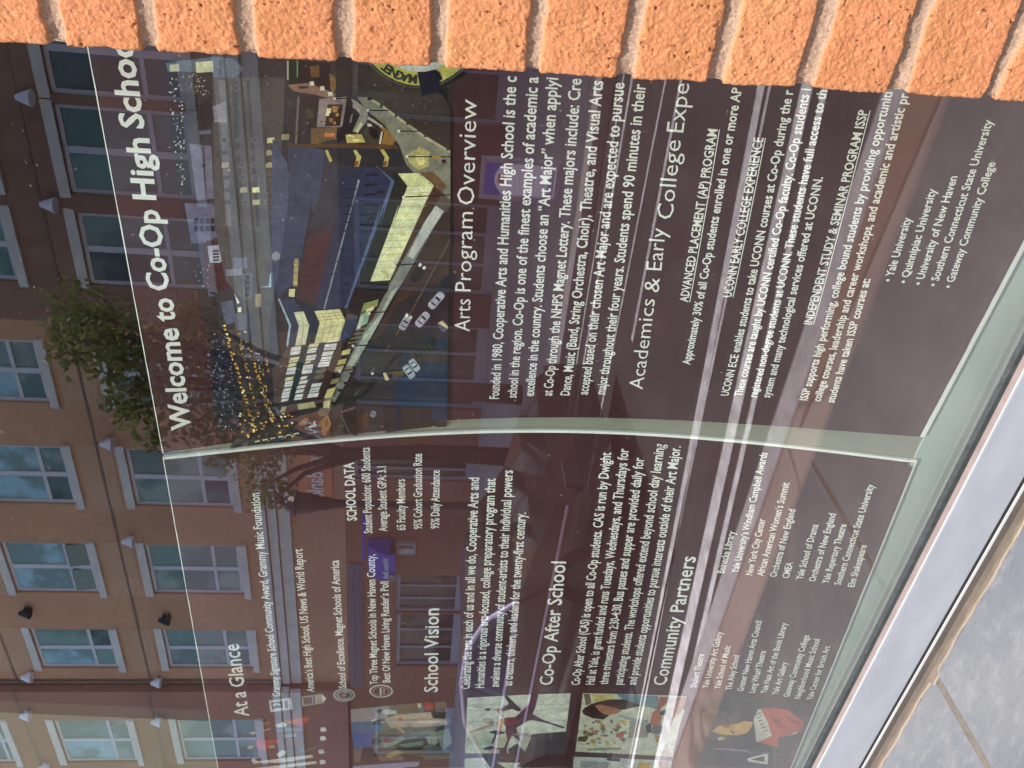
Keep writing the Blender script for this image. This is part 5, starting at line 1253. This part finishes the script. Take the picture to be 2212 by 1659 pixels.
# info board
db=9.6; kx,ky=-.361*db,-(db-.716); kb=thing("notice_board","framed notice board with blue top and an added glow on the far sidewalk","notice board",(kx,ky,0)); kz=lambda v:1.6+v*db
X0,X1=-.388*db,-.336*db
m=MB(); m.box(X0,X0+.05,ky,ky+.09,.0,kz(-.066)); m.box(X1-.05,X1,ky,ky+.09,.0,kz(-.066)); m.box(X0+.05,X1-.05,ky,ky+.09,kz(-.071),kz(-.066)); m.box(X0+.05,X1-.05,ky,ky+.09,kz(-.167),kz(-.16)); m.build("board_frame",plain("grey_board_frame",(.62,.58,.68),.5),kb)
m=MB(); m.box(X0+.05,X1-.05,ky+.02,ky+.05,kz(-.16),kz(-.071),(.80,.74,.92)); yy=ky+.053
K=16; xa,xb=X0+.05,X1-.05; arc=[(xa+(xb-xa)*i/K, kz(-.094)+.10*math.sin(math.pi*i/K)) for i in range(K+1)]
for (p,q) in zip(arc,arc[1:]): m.poly([(q[0],yy,q[1]),(p[0],yy,p[1]),(p[0],yy,kz(-.071)),(q[0],yy,kz(-.071))],(.12,.12,.55))
xm=(xa+xb)/2; yy+=.003; m.poly([(xm+.05,yy,kz(-.097)),(xm-.05,yy,kz(-.097)),(xm-.05,yy,kz(-.088)),(xm+.05,yy,kz(-.088))],(.36,.12,.14))
for k in range(7): z=kz(-.108-.006*k); m.poly([(xb-.06,yy,z-.016),(xa+.06+.05*(k%3),yy,z-.016),(xa+.06+.05*(k%3),yy,z),(xb-.06,yy,z)],(.62,.56,.74))
m.box(xa+.03,xb-.03,ky+.0505,ky+.0525,kz(-.158),kz(-.15),(.34,.32,.5))
def glow_face():
    k=N("added_glow_board"); at=k.n("ShaderNodeAttribute",attribute_name="Col"); k.base(at.outputs["Color"]); k.l(at.outputs["Color"],k.b.inputs["Emission Color"]); k.val(Emission_Strength=.22,Roughness=.3); return k.m  # glow added to brighten the board's face
m.build("board_face",glow_face(),kb)
# tree
def leaf_mat():
    k=N("leaf_green"); oi=k.n("ShaderNodeObjectInfo"); f=k.noise(2.6,3); g=k.noise(14,3); c=k.ramp(f,[(.32,(.17,.19,.06)),(.55,(.21,.235,.08)),(.75,(.27,.28,.10))]); c=k.mix(k.ramp(g,[(.5,(0,)*3),(.7,(.5,)*3)]),c,(.27,.25,.12)); k.base(c); k.val(Roughness=.85)
    tl=k.n("ShaderNodeBsdfTranslucent"); k.l(c,tl.inputs[0]); mx=k.n("ShaderNodeMixShader"); mx.inputs[0].default_value=.3; k.l(k.b.outputs[0],mx.inputs[1]); k.l(tl.outputs[0],mx.inputs[2]); k.l(mx.outputs[0],k.out.inputs[0]); return k.m
M_LEAF=leaf_mat(); M_BARK=plain("bark",(.10,.075,.055),.95,var=.35,scale=12,bump=.6)
def tree(name,label,x,y,clumps,n,seed,trunk):
    r=random.Random(seed); t=thing(name,label,"tree",(x,y,0),"street trees across the road"); tr=MB(); tr.tube([(x,y,0),(x+.05,y,1.5),(x-.03,y,2.6),(x+.05,y,trunk)],[.16,.13,.11,.05],10)
    lf=MB()
    for cx,cz,rx,rz in clumps:
        cy=y+r.uniform(-.6,.6); tr.tube([(x,y,2.2+r.random()*.6),((x+cx)/2,(y+cy)/2,(2.6+cz)/2+.2),(cx,cy,cz)],[.07,.045,.02],6)
        for _ in range(int(n*rx*rz)):
            u=Vector((r.gauss(0,1),r.gauss(0,1),r.gauss(0,1))).normalized()*(r.random()**.45); u*=.86+r.random()**3*.5; p=Vector((cx+u.x*rx*1.08,cy+u.y*(rx+rz)/2,cz+u.z*rz*1.08)); a=Vector((r.uniform(-1,1),r.uniform(-1,1),r.uniform(-1,1))).normalized(); b=a.orthogonal().normalized(); s=r.uniform(.045,.085); c=a.cross(b)
            lf.poly([p-b*s,p-c*s*.55,p+b*s,p+c*s*.55])
    tr.build("trunk",M_BARK,t,smooth=True); lf.build("crown",M_LEAF,t)
dt=10.6
def cl(pts): return [(a*dt,1.6+b*dt,c*dt,d*dt) for a,b,c,d in pts]
tree("street_tree","leafy green street tree hiding a window of the brick building",-.69*dt,-(dt-.716),cl([(-.60,.46,.045,.05),(-.655,.485,.05,.04),(-.60,.40,.05,.05),(-.66,.42,.06,.05),(-.72,.40,.045,.045),(-.63,.34,.06,.05),(-.70,.345,.05,.04),(-.74,.36,.03,.035),(-.67,.29,.06,.045),(-.60,.30,.04,.04),(-.74,.30,.045,.04),(-.70,.245,.05,.035),(-.78,.27,.025,.03),(-.76,.43,.03,.03)]),1150,3,5.6)
tree("street_tree","thin lower street tree with brownish leaves beside the lantern post",-.83*dt,-(dt-.716)-.3,cl([(-.81,.235,.04,.03),(-.86,.228,.045,.03),(-.80,.225,.05,.028),(-.885,.205,.03,.025),(-.76,.235,.035,.03),(-.77,.205,.04,.04),(-.855,.25,.03,.025)]),1050,6,3.9)
# parked car
M_CAR=N("dark_car_paint"); M_CAR.val(Roughness=.12,Metallic=.0); M_CAR.b.inputs["Base Color"].default_value=(.022,.016,.02,1); M_CAR.b.inputs["Coat Weight"].default_value=1; M_CAR=M_CAR.m
M_TRIM=plain("sky_highlight_trim",(.74,.70,.92),.3,metal=.2,var=.05); M_TYRE=plain("tyre_rubber",(.02,.02,.02),.9); M_RIM=plain("dark_rim",(.03,.03,.033),.5)  # lavender trim has the sky's highlights on the car put into its colour
def car(x0,x1,yn,wd,label):
    # side profile along x; nose at x1 (to the right as seen from the window), yn is the near side
    c=thing("parked_car",label,"car",((x0+x1)/2,yn-wd/2,ZR)); L=x1-x0; zb=ZR+.22
    prof=[(0,.35),(.01,.72),(.06,.80),(.17,.86),(.255,1.02),(.33,1.17),(.45,1.235),(.56,1.215),(.66,1.08),(.735,.88),(.86,.80),(.96,.70),(1,.52),(1,.35)]
    P=[(x0+u*L,ZR+h) for u,h in prof]; m=MB(); K=len(P)
    def side(h): return 0 if h<.86 else (h-.86)*.55
    for (p,q),(a,b) in zip(zip(P,P[1:]),zip(prof,prof[1:])):
        ia,ib=side(a[1]),side(b[1]); m.poly([(p[0],yn-ia,p[1]),(q[0],yn-ib,q[1]),(q[0],yn-wd+ib,q[1]),(p[0],yn-wd+ia,p[1])])
        for s in (0,1):
            y1=(yn-ia,yn-ib) if s==0 else (yn-wd+ia,yn-wd+ib); yb=yn if s==0 else yn-wd
            f=[(p[0],yb,zb),(q[0],yb,zb),(q[0],yb,min(q[1],ZR+.86)),(q[0],y1[1],q[1]),(p[0],y1[0],p[1]),(p[0],yb,min(p[1],ZR+.86))]
            f=[v for i,v in enumerate(f) if v!=f[i-1]]; m.poly(f if s==0 else f[::-1])
    m.poly([(x0,yn,zb),(x0,yn-wd,zb),(x1,yn-wd,zb),(x1,yn,zb)]); m.poly([(x1,yn,zb),(x1,yn-wd,zb),(x1,yn-wd,ZR+.35),(x1,yn,ZR+.35)]); m.poly([(x0,yn,zb),(x0,yn,ZR+.35),(x0,yn-wd,ZR+.35),(x0,yn-wd,zb)])
    m.build("body",M_CAR,c)
    gm=pane_mat("car_glass",(.03,.028,.05),(.06,.055,.10)); S=lambda u,h:(x0+u*L,yn-side(h)+.006,ZR+h)
    for q in ([(.27,.90),(.345,1.14),(.45,1.19),(.455,.90)],[(.475,.90),(.47,1.19),(.555,1.17),(.64,1.05),(.70,.90)]):
        g=MB(); g.poly([S(*p) for p in q][::-1]); g.build("side_window",gm,c)
    t=MB(); pr=[(.235,.97),(.33,1.185),(.45,1.25),(.56,1.23),(.66,1.10),(.74,.89)]
    for a,b in zip(pr,pr[1:]): t.tube([S(a[0],a[1]-.01),S(b[0],b[1]-.01)],.020,6)
    t.tube([S(.235,.885),S(.74,.875)],.014,6); t.build("highlight_trim",M_TRIM,c)
    MB().tube([(x0+.03*L,yn+.012,ZR+.69),(x0+.97*L,yn+.012,ZR+.62)],.012,6).build("highlight_moulding",M_TRIM,c)
    mr=MB().tube([(x0+.69*L,yn+.0,ZR+.93),(x0+.69*L,yn+.12,ZR+.98)],.03,6); mr.box(x0+.672*L,x0+.70*L,yn+.1,yn+.2,ZR+.93,ZR+1.02); mr.build("wing_mirror",M_TYRE,c)
    for u in (.2,.81):
        for yy in (yn-.11,yn-wd+.11):
            ww=MB().tube([(x0+u*L,yy-.11,ZR+.32),(x0+u*L,yy+.12,ZR+.32)],.32,20).build("wheel",M_TYRE,c); MB().tube([(x0+u*L,yy+.1,ZR+.32),(x0+u*L,yy+.125,ZR+.32)],.2,14).build("rim",M_RIM,ww)
    for yy in (yn-.2,yn-wd+.2): MB().box(x1-.03,x1+.012,yy-.14,yy+.14,ZR+.52,ZR+.64).build("headlight",M_RIM,c)
car(-8.4,-3.9,-3.75,1.7,"dark sedan with pale trim standing for sky highlights parked in the street")
